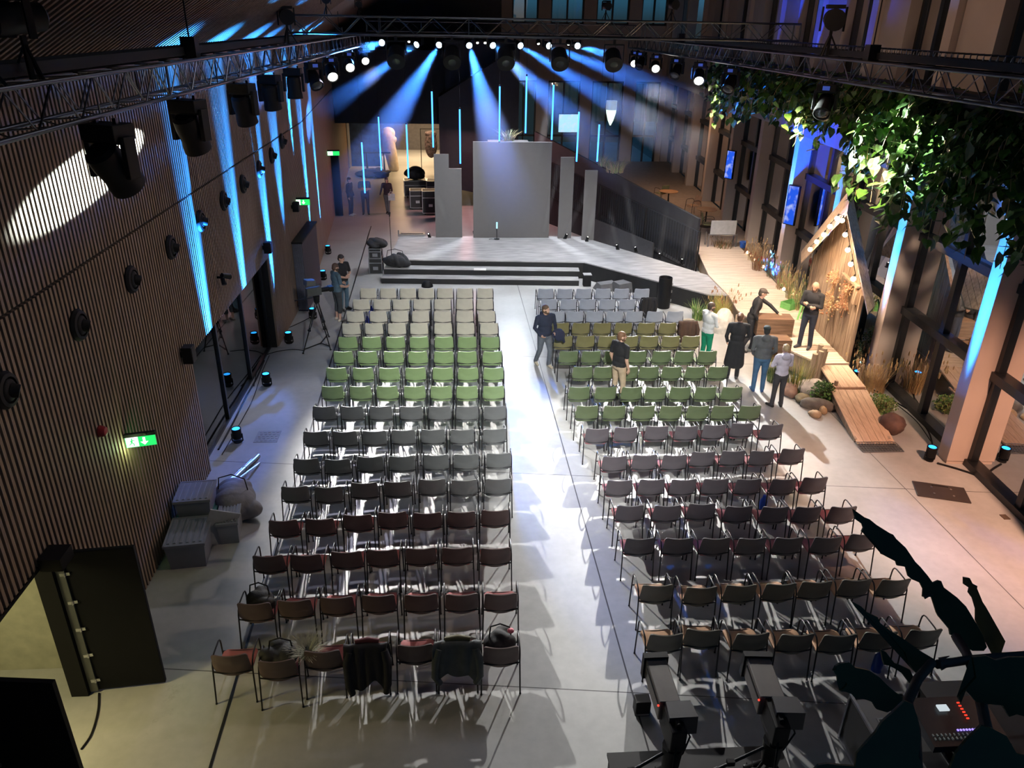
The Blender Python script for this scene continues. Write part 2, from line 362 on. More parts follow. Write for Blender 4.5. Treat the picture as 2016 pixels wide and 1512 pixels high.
# ---- far end
b = MB(); b.bbox((-7.2, 48.0, 3.5), (2.5, 48.5, 12.5)); b.bbox((-7.4, 48, 0), (-6.6, 56, 3.5)); b.bbox((-8, 55.6, 0), (3.5, 56, 3.5)); b.bbox((2.6, 48, 0), (3.2, 56, 3.5)); b.bbox((-7.4, 48.5, 3.4), (3.2, 56, 3.6))
struct(b.build('wall_far', mat('far_wall_paint', (.10, .095, .10), .8)))
b = MB()
for x0, x1 in ((2.5, 3.1), (4.6, 5.3), (7.2, 7.9), (9.8, 10.5), (12.0, 13.5)): b.bbox((x0, 47.9, 0), (x1, 48.5, 10.6))
for z0, z1 in ((5.1, 8.1), (9.9, 10.7)): b.bbox((2.5, 48.0, z0), (13.5, 48.5, z1))
struct(b.build('wall_far_piers', 'fin'))
k = 40
for x0, x1 in ((3.1, 4.6), (5.3, 7.2), (7.9, 9.8), (10.5, 12.0)):
    for z0, z1 in ((0, 5.1), (8.1, 9.9)):
        fr = MB(); xm = (x0+x1)/2
        for xx in (x0+.04, xm, x1-.04): fr.bbox((xx-.05, 48.1, z0), (xx+.05, 48.25, z1))
        for zz in (z0+.05, z1-.05)+((2.0,) if z0 == 0 else ()): fr.bbox((x0, 48.1, zz-.06), (x1, 48.25, zz+.06))
        wobj = struct(fr.build('window_%d' % k, 'framedark')); k += 1
        gl = MB(); gl.bbox((x0+.08, 48.17, z0+.1), (x1-.08, 48.18, z1-.1)); gl.build('pane', 'glass', wobj)
# dark upper gallery block over the corridor, its soffit lit blue from below
b = MB(); b.bbox((-6.4, 39.5, 3.6), (-.6, 48, 6.9)); b.bbox((-.6, 38.5, 3.1), (2.6, 48, 7.4))
b.add([(-.9, 37.5, 1.0), (2.8, 37.5, .3), (2.8, 37.5, 7.2), (-.9, 37.5, 5.0), (-.9, 39.5, 1.0), (2.8, 39.5, .3), (2.8, 39.5, 7.2), (-.9, 39.5, 5.0)], [(0, 1, 2, 3), (7, 6, 5, 4), (0, 4, 5, 1), (1, 5, 6, 2), (2, 6, 7, 3), (3, 7, 4, 0)])
struct(b.build('wall_gallery', 'dark'))
# ---- outside: paving, boulders seen through the panes
b = MB(); b.bbox((12.9, -2, -.35), (45, 75, -.15)); struct(b.build('ground_outside', mat('wet_paving', (.09, .09, .085), .35, var=.3, scale=2.)))

# ---- stage
deck = [(-2.35, 29.55), (-2.5, 26.38), (4.34, 25.95), (7.74, 22.35), (8.28, 22.3), (8.28, 24.4), (5.15, 28.9), (5.0, 29.5)]
st = thing('stage', 'low grey stage with two black steps along its front', 'stage', (0, 0, 0))
b = MB(); b.prism(deck[::-1], .56, .6); b.build('stage_floor', 'stage', st)
b = MB(); ins = [(p[0]+(.03 if p[0] < 3 else -.03), p[1]-.0) for p in deck]
def wavy(p, q, n, a):
    out = []
    for k in range(n):
        t = k/n; nn = Vector((q[1]-p[1], -(q[0]-p[0]))).normalized(); s = a*math.sin(k*2.1)+a*.6*math.sin(k*.77)
        out.append((p[0]+(q[0]-p[0])*t-nn.x*s, p[1]+(q[1]-p[1])*t-nn.y*s))
    return out
poly = []
for i in range(len(ins)): poly += wavy(ins[i], ins[(i+1) % len(ins)], 24 if i in (1, 2) else 6, .008 if i == 2 else .0)
b.prism(poly[::-1], .0, .565); b.build('skirt', 'skirt', st)
fd = Vector((4.16+2.72, 25.11-25.49, 0)).normalized(); fn = Vector((fd.y, -fd.x, 0))
for z, k in ((.4, 1), (.2, 2)):
    o0 = Vector((-2.62, 26.33, 0)) if k == 1 else Vector((-2.66, 26.33, 0)); ln = 6.78
    p = [o0, o0+fd*ln, o0+fd*ln+fn*.42*k, o0+fn*.42*k]
    b = MB(); b.prism([(q.x, q.y) for q in p], 0, z-.02); o = b.build('step_riser', 'skirt', st)
    b = MB(); b.prism([(q.x, q.y) for q in p], z-.02, z); o = b.build('step_tread', 'stage', st)
# scenic panels
def panel(name, label, x0, x1, y, z1, notch=None):
    b = MB()
    pl = [(x0, .6), (x1, .6), (x1, z1), (x0, z1)] if not notch else [(x0, .6), (x1, .6), (x1, notch[1]), (notch[0], notch[1]), (notch[0], z1), (x0, z1)]
    b.prism(pl[::-1], y, y+.09, lambda x, yy, z: (x, z, yy)); return tag(b.build(name, 'screen'), label, 'stage panel', 'grey scenic panels on the stage')
panel('scenic_panel', 'stepped grey scenic panel at the corridor end of the stage', -.93, .09, 29.35, 3.72, (-.38, 3.2))
panel('scenic_panel', 'wide grey scenic panel in the middle of the stage back', .52, 3.45, 29.3, 4.18)
panel('scenic_panel', 'narrow tall grey scenic panel beside the wide one', 3.79, 4.31, 29.2, 3.66)
panel('scenic_panel', 'shortest grey scenic panel next to the railing', 4.69, 5.16, 28.95, 3.23)

# ---- boardwalk, ramp
lft = [(28, 8.9), (24.4, 8.33), (22.2, 8.32), (21.0, 8.15), (17.9, 8.5), (17.0, 8.92)]; rgt = [(28, 10.6), (24.4, 10.35), (22.3, 10.2), (19.6, 9.85), (17.0, 9.7)]
def lerp(T, y):
    for (a, xa), (c, xc) in zip(T, T[1:]):
        if c <= y <= a: return xc+(xa-xc)*(y-c)/(a-c)
    return T[0][1] if y > T[0][0] else T[-1][1]
bw = thing('boardwalk', 'pale timber boardwalk running past the little house to the cafe', 'boardwalk')
b = MB(); y = 17.0
while y < 28:
    y1 = y+.133; b.prism([(lerp(lft, y), y), (lerp(rgt, y), y), (lerp(rgt, y1), y1), (lerp(lft, y1), y1)], .555+jit(.002), .6+jit(.002)); y += .145
b.build('decking', 'deck', bw)
b = MB()
for T in (lft, rgt):
    for (a, xa), (c, xc) in zip(T, T[1:]): s = .06 if T is lft else -.06; b.bar((xa+s, a, .3), (xc+s, c, .3), .04, .5)
b.build('edge_beam', 'post', bw)
rp_ = thing('plank_ramp', 'pine plank ramp leading down from the boardwalk to the floor', 'ramp')
A0, A1 = G(1612, 734, .45), G(1668, 724, .45); B0, B1 = G(1637, 757, .42), G(1696, 752, .42); C0, C1 = Vector((8.53, 13.95, .05)), Vector((9.38, 13.93, .05))
def plankquad(mb, p, q, r, s, n, th):
    for k in range(n):
        t0, t1 = k/n+.004, (k+1)/n-.004
        v = [p.lerp(q, t0), p.lerp(q, t1), s.lerp(r, t1), s.lerp(r, t0)]
        mb.add([*v]+[x-Vector((0, 0, th)) for x in v], [(0, 1, 2, 3), (7, 6, 5, 4), (0, 4, 5, 1), (1, 5, 6, 2), (2, 6, 7, 3), (3, 7, 4, 0)])
b = MB(); plankquad(b, Vector((8.92, 16.98, .56)), Vector((9.66, 16.98, .56)), Vector((9.66, 16.0, .42)), Vector((8.86, 16.0, .42)), 4, .04); b.build('landing', 'ramp', rp_)
b = MB(); plankquad(b, Vector((8.80, 16.05, .38)), Vector((9.72, 16.15, .38)), C1, C0, 5, .035); b.build('incline', 'ramp', rp_)
b = MB()
for x0, x1 in ((8.84, 8.57), (9.66, 9.33)): b.bar((x0, 16.0, .2), (x1, 14.1, .02), .05, .12); b.bar((x0, 16.0, .0), (x0, 16.0, .36), .06)
b.build('support', 'post', rp_)
b = MB(); p0, p1 = Vector((8.52, 14.0, .06)), Vector((9.40, 13.98, .06)); q0, q1 = Vector((8.53, 13.66, .012)), Vector((9.42, 13.64, .012))
for i in range(15):
    t = i/14; b.bar(p0.lerp(p1, t), q0.lerp(q1, t), .018, .012)
for i in range(6):
    t = i/5; b.bar(p0.lerp(q0, t), p1.lerp(q1, t), .018, .012)
b.build('grid_plate', 'alu', rp_)

# ---- house front
hs = thing('house_facade', 'weathered timber house front with string of bulbs on boardwalk', 'house front')
hA, hB = Vector((9.92, 20.4, 0)), Vector((9.68, 17.05, 0)); hd = (hB-hA).normalized(); hn = Vector((hd.y, -hd.x, 0))
if hn.x > 0: hn = -hn
HL = (hB-hA).length; apx = HL*.50
def hz(s): return 2.35+(4.15-2.35)*(s/apx if s < apx else (HL-s)/(HL-apx))
b = MB(); s = 0
while s < HL-.01:
    s1 = min(HL, s+.135+jit(.03)); p, q = hA+hd*(s+.004), hA+hd*(s1-.004); t = .02+random.random()*.02
    for_z = (hz(s), hz(s1)); sm = apx if s < apx < s1 else None
    vs = [p, q, q-hn*.05, p-hn*.05]; vs = [v+hn*t if k < 2 else v for k, v in enumerate(vs)]
    b.add([Vector((v.x, v.y, .6)) for v in vs]+[Vector((v.x, v.y, for_z[k])) for v, k in zip(vs, (0, 1, 1, 0))], [(3, 2, 1, 0), (4, 5, 6, 7), (0, 1, 5, 4), (1, 2, 6, 5), (2, 3, 7, 6), (3, 0, 4, 7)])
    s = s1
b.build('wall_boards', 'barn', hs)
def roof(R0, R1, E0, E1, nm):
    b = MB(); n = 5; up = Vector((0, 0, .05))
    for k in range(n):
        a, c = k/n+.006, (k+1)/n-.006; v = [R0.lerp(R1, a), R0.lerp(R1, c), E0.lerp(E1, c), E0.lerp(E1, a)]
        f = [(0, 1, 2, 3), (7, 6, 5, 4), (0, 4, 5, 1), (1, 5, 6, 2), (2, 6, 7, 3), (3, 7, 4, 0)]
        b.add(v+[x+up for x in v], f)
    return b.build(nm, 'barn', hs)
R0, R1 = OX(1675, 373, 9.85), OX(1667, 424, 9.3)
roof(R0, R1, OX(1577, 498, 9.95), OX(1577, 519, 9.45), 'roof_slope'); roof(R0, R1, OX(1722, 605, 9.7), OX(1708, 621, 9.2), 'roof_slope')
CH_SLAT = [
    ([725, 764, 803, 839, 875, 915, 956], 577),
    ([711.5, 751.5, 790, 830, 870, 915, 955], 599),
    ([700, 746.5, 786.5, 826.5, 871.5, 915, 958], 623),
    ([691.5, 736.5, 781.5, 825, 873, 916.5, 963], 647),
    ([685, 731.5, 779, 825, 874, 920, 965], 674),
    ([676.5, 724, 775, 823, 874, 920, 969], 703),
    ([663, 715, 766.5, 818, 873, 921.5, 971.5], 735.5),
    ([655, 710, 763, 816.5, 869, 920, 971.5], 772),
    ([639, 694, 750, 810, 868, 920, 974], 812),
    ([621.5, 680, 738, 795, 853, 910, 973], [862, 862, 861, 859, 858, 858, 857]),
    ([604, 665, 729, 791.5, 859, 918, 981.5], [916, 917, 912, 911, 908.5, 907, 905]),
    ([581.5, 648, 718, 783, 851.5, 914, 980], [971, 972, 963.5, 961, 957, 958, 956]),
    ([559, 631.5, 705, 773, 841.5, 909, 975], [1038, 1035, 1027, 1022, 1023, 1021, 1018]),
    ([530, 604, 684, 754, 829, 900, 975], [1108, 1106, 1100, 1096, 1093, 1092, 1093]),
    ([503, 581.5, 664, 746.5, 829, 909, 986.5], [1202, 1196, 1190, 1186, 1185, 1184, 1183]),
    ([454, 545, 636.5, 724, 820, 901.5, 986.5], [1304, 1315, 1296, 1290, 1284, 1285, 1288])]
CH_WIN = [
    ([1074, 1112, 1149, 1187, 1220.5, 1265.5], 578),
    ([1080.5, 1119, 1157, 1195.5, 1234, 1277], 599),
    ([1098, 1130.5, 1170.5, 1210.5, 1249, 1289, 1329], 623),
    ([1103, 1144, 1185.5, 1227, 1272, 1314, 1354], 646),
    ([1109, 1152, 1195.5, 1240.5, 1278, 1320.5, 1359], 672),
    ([1119, 1164, 1208, 1254, 1302, 1347, 1392], 702),
    ([1148, 1188, 1237, 1275.5, 1322, 1368, 1414], 733),
    ([1140.5, 1192, 1242, 1290.5, 1339, 1389, 1440.5], 773.5),
    ([1154, 1209, 1269, 1322, 1377, 1422, 1474], 811),
    ([1175.5, 1230.5, 1294, 1350.5, 1405.5, 1460.5, 1516], [856, 853.5, 851, 851, 848.5, 845, 848]),
    ([1209, 1269, 1327, 1383, 1442, 1495.5, 1562], [911, 908.5, 908.5, 902, 900, 900, 896]),
    ([1219, 1282, 1344, 1408, 1472, 1541, 1602], [958.5, 957, 957, 956, 956, 956, 953]),
    ([1238, 1313, 1380.5, 1453, 1528, 1588, 1657], [1008.5, 1008.5, 1005, 1010, 1011, 1011, 1011]),
    ([1259, 1335.5, 1407, 1478, 1548, 1627, 1697], [1073.5, 1073, 1073, 1073, 1072, 1071, 1065]),
    ([1290.5, 1379, 1457, 1537, 1604.5, 1682, 1758], [1166, 1170, 1166, 1163, 1159, 1155, 1155]),
    ([1310.5, 1383, 1478, 1566, 1649.5, 1729.5, 1817], [1263, 1254, 1261.5, 1263, 1264, 1259, 1254])]
# ------------------------------------------------------------------ chairs
M['tubeblack'] = mat('black_steel_tube', (.014, .014, .016), .35, .3)
CC = {'cream': (.62, .60, .50), 'light green': (.26, .37, .175), 'slate grey': (.155, .165, .165), 'burgundy': (.125, .082, .078),
      'blue grey': (.36, .40, .47), 'olive': (.20, .185, .085), 'dark green': (.12, .16, .08), 'mauve grey': (.115, .105, .115), 'khaki': (.12, .11, .085)}
CS = dict(CC); CS['mauve grey'] = (.42, .16, .18); CS['khaki'] = (.50, .30, .18); CS['burgundy'] = (.36, .11, .11)
CB = {k: mat('shell_'+k.replace(' ', '_'), c, .5, var=.04) for k, c in CC.items()}
CSM = {k: mat('cushion_'+k.replace(' ', '_'), c, .85, var=.08, bump=.15, bscale=250) for k, c in CS.items()}
def back_fn(s, t):                      # s across 0..1, t up 0..1 ; seen from behind the lower edge dips
    x = (s-.5)*2; hw = .235-.012*t
    # rounded outline
    zc = t-.5; low = .055*(1-x*x) if t < .5 else 0
    z = .665+zc*.33-low*(1-2*t if t < .5 else 0)+.012*(x*x)*(1 if t > .5 else 0)
    cr = max(0, abs(x)-.8)/.2; ct = max(0, abs(zc)*2-.75)/.25
    xx = x*(1-.05*ct*ct); z -= math.copysign(.012, zc)*cr*cr*ct
    y = -.235-.075*(t-.5)-.035*(1-x*x)
    k = t-(.30+.28*x*x); em = .012/(1+math.exp(k*28)) if abs(x) < .92 else 0    # pressed smile-shaped relief
    return (xx*hw, y-em, z)
def seat_fn(s, t):
    x = (s-.5)*2; y = (t-.5)*2; cx = max(0, abs(x)-.75)/.25; cy = max(0, abs(y)-.75)/.25
    f = 1-.10*(cx*cx*cy*cy); return (x*.225*f, .015+y*.215*f, .455+.015*(x*x)-.02*max(0, y-.5)*2-.012*max(cx, cy)**2)
def _chair_meshes():
    d = {}
    b = MB(); b.grid(lambda s, t: back_fn(1-s, t), 14, 12, .016); d['backrest'] = b
    b = MB(); b.grid(seat_fn, 12, 12, .04); d['seat'] = b
    for s, n in ((-1, 'l'), (1, 'r')):
        b = MB(); b.tube([(s*.262, .225, 0), (s*.258, .215, .30), (s*.254, .20, .58)], .011, 7); b.cyl((s*.262, .225, 0), (s*.262, .225, .012), .015, n=8); d['leg_f'+n] = b
        b = MB(); b.tube([(s*.254, .20, .57), (s*.254, .192, .625), (s*.254, .165, .665), (s*.254, .12, .68), (s*.254, 0, .682), (s*.254, -.10, .68), (s*.254, -.155, .665), (s*.254, -.195, .625), (s*.253, -.225, .56), (s*.252, -.235, .50)], .011, 7); d['armrest_'+n] = b
        b = MB(); b.tube([(s*.252, -.235, .51), (s*.254, -.25, .40), (s*.262, -.30, 0)], .011, 7); b.cyl((s*.262, -.30, 0), (s*.262, -.30, .012), .015, n=8); d['leg_b'+n] = b
    b = MB(); b.tube([(-.252, -.238, .50), (-.12, -.262, .495), (.12, -.262, .495), (.252, -.238, .50)], .010, 7); d['back_rail'] = b
    b = MB(); b.tube([(-.256, .19, .44), (.256, .19, .44)], .010, 7); d['seat_rail'] = b
    return d
_cm = _chair_meshes(); _shared = {}
def make_chair(col, label, loc, rz, group):
    t = thing('armchair', label, 'chair', loc, rz, group)
    o = _cm['seat'].build('seat', CSM[col], t, 40); _cm['backrest'].build('backrest', CB[col], t, 45)
    for k in ('leg_fl', 'leg_fr', 'leg_bl', 'leg_br', 'armrest_l', 'armrest_r', 'back_rail', 'seat_rail'):
        nm = k if 'rail' in k else k.split('_')[0]
        if k in _shared: c = bpy.data.objects.new(nm, _shared[k]); COL.objects.link(c); c.parent = t
        else: c = _cm[k].build(nm, 'tubeblack', t, 60); _shared[k] = c.data
    return t
ORD = ['first', 'second', 'third', 'fourth', 'fifth', 'sixth', 'seventh', 'eighth', 'ninth', 'tenth', 'eleventh', 'twelfth', 'thirteenth', 'fourteenth', 'fifteenth', 'sixteenth']
colL = ['cream']*4+['light green']*4+['slate grey']*4+['burgundy']*4
colR = ['blue grey']*3+['olive']*2+['dark green']*4+['mauve grey']*5+['khaki']*2
protos = {}
CHAIR = {}
TW = {('s', 9, 6): .08, ('w', 15, 1): -.10, ('s', 15, 1): .05, ('w', 9, 6): .06, ('w', 7, 2): .05}
def chairs(arr, cols, side, blk, grp):
    for r, (xs, ys) in enumerate(arr):
        col = cols[r]; n = len(xs)
        pts = [G(u, v, .665) for u, v in zip(xs, ys if isinstance(ys, (list, tuple)) else [ys]*n)]
        fit = np.polyfit(range(n), [p.x for p in pts], 1)
        for c, u in enumerate(xs):
            p = pts[c]; fx = np.polyval(fit, c); loc = (fx+max(-.022, min(.022, p.x-fx)), p.y+.25, 0)
            a = n-c if side == 's' else c+1
            lab = '%s armchair, %s block, %s row from stage, %s from aisle' % (col, blk, ORD[r], ORD[a-1])
            rz = TW.get((side, r, c), jit(.018))
            if col not in protos: o = protos[col] = make_chair(col, lab, loc, rz, grp)
            else: o = dup(protos[col], loc, rz, lab, grp)
            CHAIR[(side, r, c)] = o
chairs(CH_SLAT, colL, 's', 'slatted-wall', 'armchairs in the block by the slatted wall')
chairs(CH_WIN, colR, 'w', 'window-side', 'armchairs in the block by the windows')
# ------------------------------------------------------------------ trusses
def truss(name, label, p0, p1, w=.38, h=.38, n=None, group='lighting trusses'):
    p0, p1 = Vector(p0), Vector(p1); d = (p1-p0).normalized(); sd = d.cross(Vector((0, 0, 1))).normalized()*(w/2); up = Vector((0, 0, h/2))
    L = (p1-p0).length; n = n or int(L/.42); t = thing(name, label, 'truss', tuple(p0), 0, group); off = -p0
    for a in (-1, 1):
        for c in (-1, 1):
            b = MB(); q = sd*a+up*c; b.cyl(p0+q+off, p1+q+off, .025, n=8); b.build('chord', 'trussm', t, 60)
    b = MB()
    for i in range(n):
        a0, a1 = p0+(p1-p0)*(i/n)+off, p0+(p1-p0)*((i+1)/n)+off; s = 1 if i % 2 else -1
        for a in (-1, 1): b.tube([a0+sd*a-up*s, a1+sd*a+up*s], .010, 5, False)
        for c in (-1, 1): b.tube([a0-sd*s+up*c, a1+sd*s+up*c], .009, 5, False)
        if i % 5 == 0:
            for a in (-1, 1): b.tube([a0+sd*a-up, a0+sd*a+up], .011, 5, False)
    for e in (p0, p1):
        e = e+off
        for a in (-1, 1): b.tube([e+sd*a-up, e+sd*a+up], .02, 6)
        for c in (-1, 1): b.tube([e-sd+up*c, e+sd+up*c], .02, 6)
    b.build('lattice', 'trussm', t, 60); return t
truss('lighting_truss', 'long lighting truss running along the slatted wall', (-3.8, 4.2, 7.46), (-3.8, 35, 7.46))
truss('lighting_truss', 'long lighting truss running along the window side', (7.4, 4.2, 7.46), (7.4, 35, 7.46))
truss('lighting_truss', 'front cross truss resting on the two long trusses', (-3.95, 20.2, 8.06), (8.3, 20.2, 8.06), .42, .38)
truss('lighting_truss', 'rear cross truss above the back edge of the stage', (-3.6, 34.0, 7.95), (7.2, 34.0, 7.95), .4, .36)
# hoist chains that carry the trusses
for x, y, z, nm in ((-3.8, 12.2, 7.66, 'hoist chain over the slatted-wall truss near its large front spotlight'), (7.4, 14.5, 7.66, 'hoist chain over the window-side truss by the ivy'), (-3.8, 27.5, 7.66, 'hoist chain over the far part of the slatted-wall truss'), (7.4, 27.5, 7.66, 'hoist chain over the far part of the window-side truss')):
    b = MB(); zz = 8.4 if x < 0 else 11.3
    b.tube([(x, y, z), (x, y, zz)], .012, 6); b.box((x, y, z+.12), (.2, .2, .3)); tag(b.build('hoist_chain', 'black'), nm, 'hoist', 'chain hoists')
# cable tray lying on each long truss
for x, lab, nm in ((-4.02, 'black cable tray on top of the truss along the slatted wall', 0), (7.62, 'black cable tray with rungs on top of the window-side truss', 1)):
    t = thing('cable_tray', lab, 'cable tray', (x, 0, 7.66)); b = MB()
    for s in (-.16, .16): b.bbox((s-.012, 4.4, .03), (s+.012, 26, .14))
    b.bbox((-.15, 4.4, .03), (.15, 26, .045)); b.build('tray', 'black', t)
    b = MB(); y = 4.5 if x > 0 else 99
    while y < 26: b.tube([(-.15, y, .13), (-.16, y, .21), (.16, y, .21), (.15, y, .13)], .010, 5); y += .16 if x > 0 else .5
    if b.v: b.build('rung_grille', 'trussm' if x > 0 else 'blackm', t)

# ------------------------------------------------------------------ moving heads
def moving_head(label, loc, aim, lens=None, size=1., group=None, energy=0, color=(1, .96, .9), angle=38, blend=.6, yaw=None):
    """loc: where the yoke pivots; the body hangs below the truss and looks towards aim"""
    zb = {GL: 7.245, GR: 7.245, GF: 7.745}.get(group, 7.245); loc = ({GL: -3.61, GR: 7.21}.get(group, loc[0]), 33.8 if group == GF else loc[1], zb-.41*size)
    t = thing('moving_head', label, 'stage light', loc, 0, group)
    L = Vector(loc); d = (Vector(aim)-L).normalized(); s = size
    ax = d.cross(Vector((0, 0, 1))); ax = ax.normalized() if ax.length > .05 else Vector((1, 0, 0)); ay = Vector((0, 0, 1)).cross(ax)
    Rb = Matrix((ax, ay, Vector((0, 0, 1)))).transposed()
    b = MB(); b.box((0, 0, .30*s), (.34*s, .24*s, .13*s), Rb); b.build('base', 'black', t, bevel=.01)
    b = MB(); b.box(Rb @ Vector((.0, .125*s, .30*s)), (.12*s, .012, .07*s), Rb); b.build('display', mat('blue_display', (.05, .08, .3), .3, emit=(.1, .2, 1.), es=.25) if 'blue_display' not in bpy.data.materials else bpy.data.materials['blue_display'], t)
    b = MB()
    for q in (-1, 1): b.box(Rb @ Vector((q*.185*s, 0, .10*s)), (.05*s, .13*s, .34*s), Rb)
    b.box(Rb @ Vector((0, 0, .235*s)), (.40*s, .15*s, .05*s), Rb); b.build('yoke', 'black', t, bevel=.008)
    Rh = Vector((0, 0, 1)).rotation_difference(d).to_matrix()
    b = MB(); b.lathe([(.10*s, -.22*s), (.135*s, -.19*s), (.145*s, -.08*s), (.135*s, .05*s), (.15*s, .12*s), (.155*s, .20*s), (.14*s, .205*s), (.13*s, .19*s)], n=18, R=Rh); b.build('head', 'black', t, 40)
    b = MB(); b.lathe([(.128*s, .185*s), (.11*s, .20*s), (.05*s, .207*s)], n=18, R=Rh); b.build('lens', lens or 'lensdark', t, 40)
    b = MB(); top = .38*s
    for q in (-1, 1): b.bar(Rb @ Vector((q*.1*s, 0, .36*s)), Rb @ Vector((q*.1*s, 0, .41*s)), .05*s, .03*s)
    b.build('clamp', 'blackm', t)
    if energy: lamp('SPOT', 'spot_beam', L+d*(.23*s), Vector(aim), energy, color, .06*s, angle, blend)
    return t
GL = 'moving heads under the slatted-wall truss'; GR = 'moving heads under the window-side truss'; GC = 'moving heads under the front cross truss'; GF = 'moving heads under the rear cross truss'
# dark heads, slatted-wall side
moving_head('largest unlit moving head hanging in front of the white light pool', (-3.75, 8.5, 6.92), (-3.3, 9.3, 5.6), size=1.25, group=GL)
moving_head('unlit moving head second from the slatted-wall truss front end', (-3.75, 11.1, 6.92), (-3.45, 11.6, 5.6), size=1.2, group=GL)
moving_head('unlit moving head third from the slatted-wall truss front end', (-3.75, 13.95, 6.92), (-3.5, 14.35, 5.6), size=1.15, group=GL)
moving_head('unlit moving head fourth from the slatted-wall truss front end', (-3.75, 16.05, 6.92), (-3.55, 16.3, 5.6), size=1.1, group=GL)
moving_head('unlit moving head fifth from the slatted-wall truss front end', (-3.75, 18.4, 6.92), (-3.6, 18.4, 5.6), size=1.1, group=GL)
moving_head('unlit moving head just before the lit white wash lights', (-3.75, 21.0, 6.88), (-3.2, 20.4, 6.1), size=1.1, group=GL)
KEY = (1., .97, .93)
keysL = [((-3.75, 23.9, 6.84), (.2, 13.3, 0), 'lit white wash light on the slatted-wall truss, nearest of the lit ones'),
         ((-3.75, 28.0, 6.88), (.6, 10.5, 0), 'lit white wash light on the slatted-wall truss, second of the lit ones'),
         ((-3.75, 32.6, 6.88), (1.5, 16.0, 0), 'lit white wash light on the slatted-wall truss, third of the lit ones')]
KE = 1.6
for (p, a, lab), en, an in zip(keysL, (8800, 2400, 250), (39, 30, 34)): moving_head(lab, p, a, 'lenswhite', 1.1, GL, en*KE, KEY, an, .7)
# window side
for y, lab in ((15.6, 'unlit moving head in front of the ivy on the window-side truss'), (21.4, 'boxy unlit moving head left of the ivy on the window-side truss'), (26.9, 'unlit moving head between two lit lamps on the window-side truss'), (32.4, 'farthest unlit moving head on the window-side truss')):
    moving_head(lab, (7.35, y, 6.90), (6.6, y-.9, 5.9), size=1.1, group=GR)
keysR = [((7.35, 24.3, 6.86), (4.6, 13.3, 0), 'lit white wash light on the window-side truss, beside the ivy'),
         ((7.35, 29.9, 6.88), (4.2, 10.5, 0), 'lit white wash light on the window-side truss, second of the lit ones'),
         ((7.35, 33.6, 6.88), (3.8, 16.0, 0), 'lit white wash light on the window-side truss, third of the lit ones')]
for (p, a, lab), en, an in zip(keysR, (8800, 2400, 250), (41, 30, 34)): moving_head(lab, p, a, 'lenswhite', 1.1, GR, en*KE, KEY, an, .7)
# front cross truss: round dark fresnels seen from behind the beams
def fresnel(label, loc, aim):
    t = thing('fresnel_light', label, 'stage light', loc, 0, GC); d = (Vector(aim)-Vector(loc)).normalized(); R = Vector((0, 0, 1)).rotation_difference(d).to_matrix()
    b = MB(); b.lathe([(.12, -.28), (.19, -.24), (.20, .0), (.215, .10), (.215, .16), (.19, .16)], n=20, R=R); b.build('housing', 'black', t, 40)
    b = MB(); b.lathe([(.19, .13), (.15, .15), (.06, .165)], n=20, R=R); b.build('lens', 'lensdark', t, 40)
    b = MB()
    for q in (-1, 1): b.bbox((q*.235-.01, -.03, -.05), (q*.235+.01, .03, .36))
    b.bbox((-.235, -.03, .34), (.235, .03, .37)); b.bbox((-.03, -.03, .36), (.03, .03, .47)); b.build('yoke', 'black', t)
for u, v, lab in ((781, 97, 'round unlit fresnel, leftmost of the front cross truss'), (890, 103, 'round unlit fresnel, second from left on the front cross truss'), (995, 100, 'round unlit fresnel at the middle of the front cross truss'), (1100, 105, 'round unlit fresnel, second from right on the front cross truss'), (1205, 107, 'round unlit fresnel, rightmost of the front cross truss')):
    p = OY(u, v, 20.2); fresnel(lab, (p.x, 19.99, 7.375), (p.x, 14, 3.2))
# rear cross truss: bright blue beams (haze cones further down) and small white washes
BEAMS = [((752, 75), (716, 96), 'first'), ((824, 77), (640, 215), 'second'), ((866, 79), (775, 235), 'third'), ((923, 82), (965, 240), 'fourth'),
         ((968, 83), (1093, 205), 'fifth'), ((1022, 83), (1190, 192), 'sixth'), ((1078, 84), (1345, 195), 'seventh'), ((1136, 85), (1192, 107), 'eighth')]
beams = []
for (a, e, nm) in BEAMS:
    p = OY(a[0], a[1]-4, 33.6); q = OY(e[0], e[1], {'first': 30.5, 'eighth': 30.5, 'second': 29.0, 'seventh': 25.2}.get(nm, 27.5))
    moving_head('lit blue-white beam light, %s from the slatted wall on the rear cross truss' % nm, tuple(p), tuple(q), 'lensblue', .95, GF)
    beams.append((Vector((p.x, 33.8, 7.355)), q))
for u, v, nm in ((805, 78, 'first'), (940, 82, 'second'), (955, 82, 'third'), (1060, 84, 'fourth'), (1119, 84, 'fifth')):
    p = OY(u, v-3, 34.2); p.z = 7.45; t = thing('wash_light', 'small lit white wash light, %s from the slatted wall on the rear cross truss' % nm, 'stage light', tuple(p), 0, 'small white wash lights on the rear cross truss')
    b = MB(); b.lathe([(.08, -.1), (.11, 0), (.11, .1), (.09, .1)], n=14, R=Matrix.Rotation(PI*.72, 3, 'X')); b.build('housing', 'black', t, 40)
    b = MB(); b.lathe([(.09, .085), (.05, .1)], n=14, R=Matrix.Rotation(PI*.72, 3, 'X')); b.build('lens', 'lenswhite', t)
    b = MB(); b.bar((0, 0, .08), (0, 0, .305), .04); b.build('clamp', 'black', t)

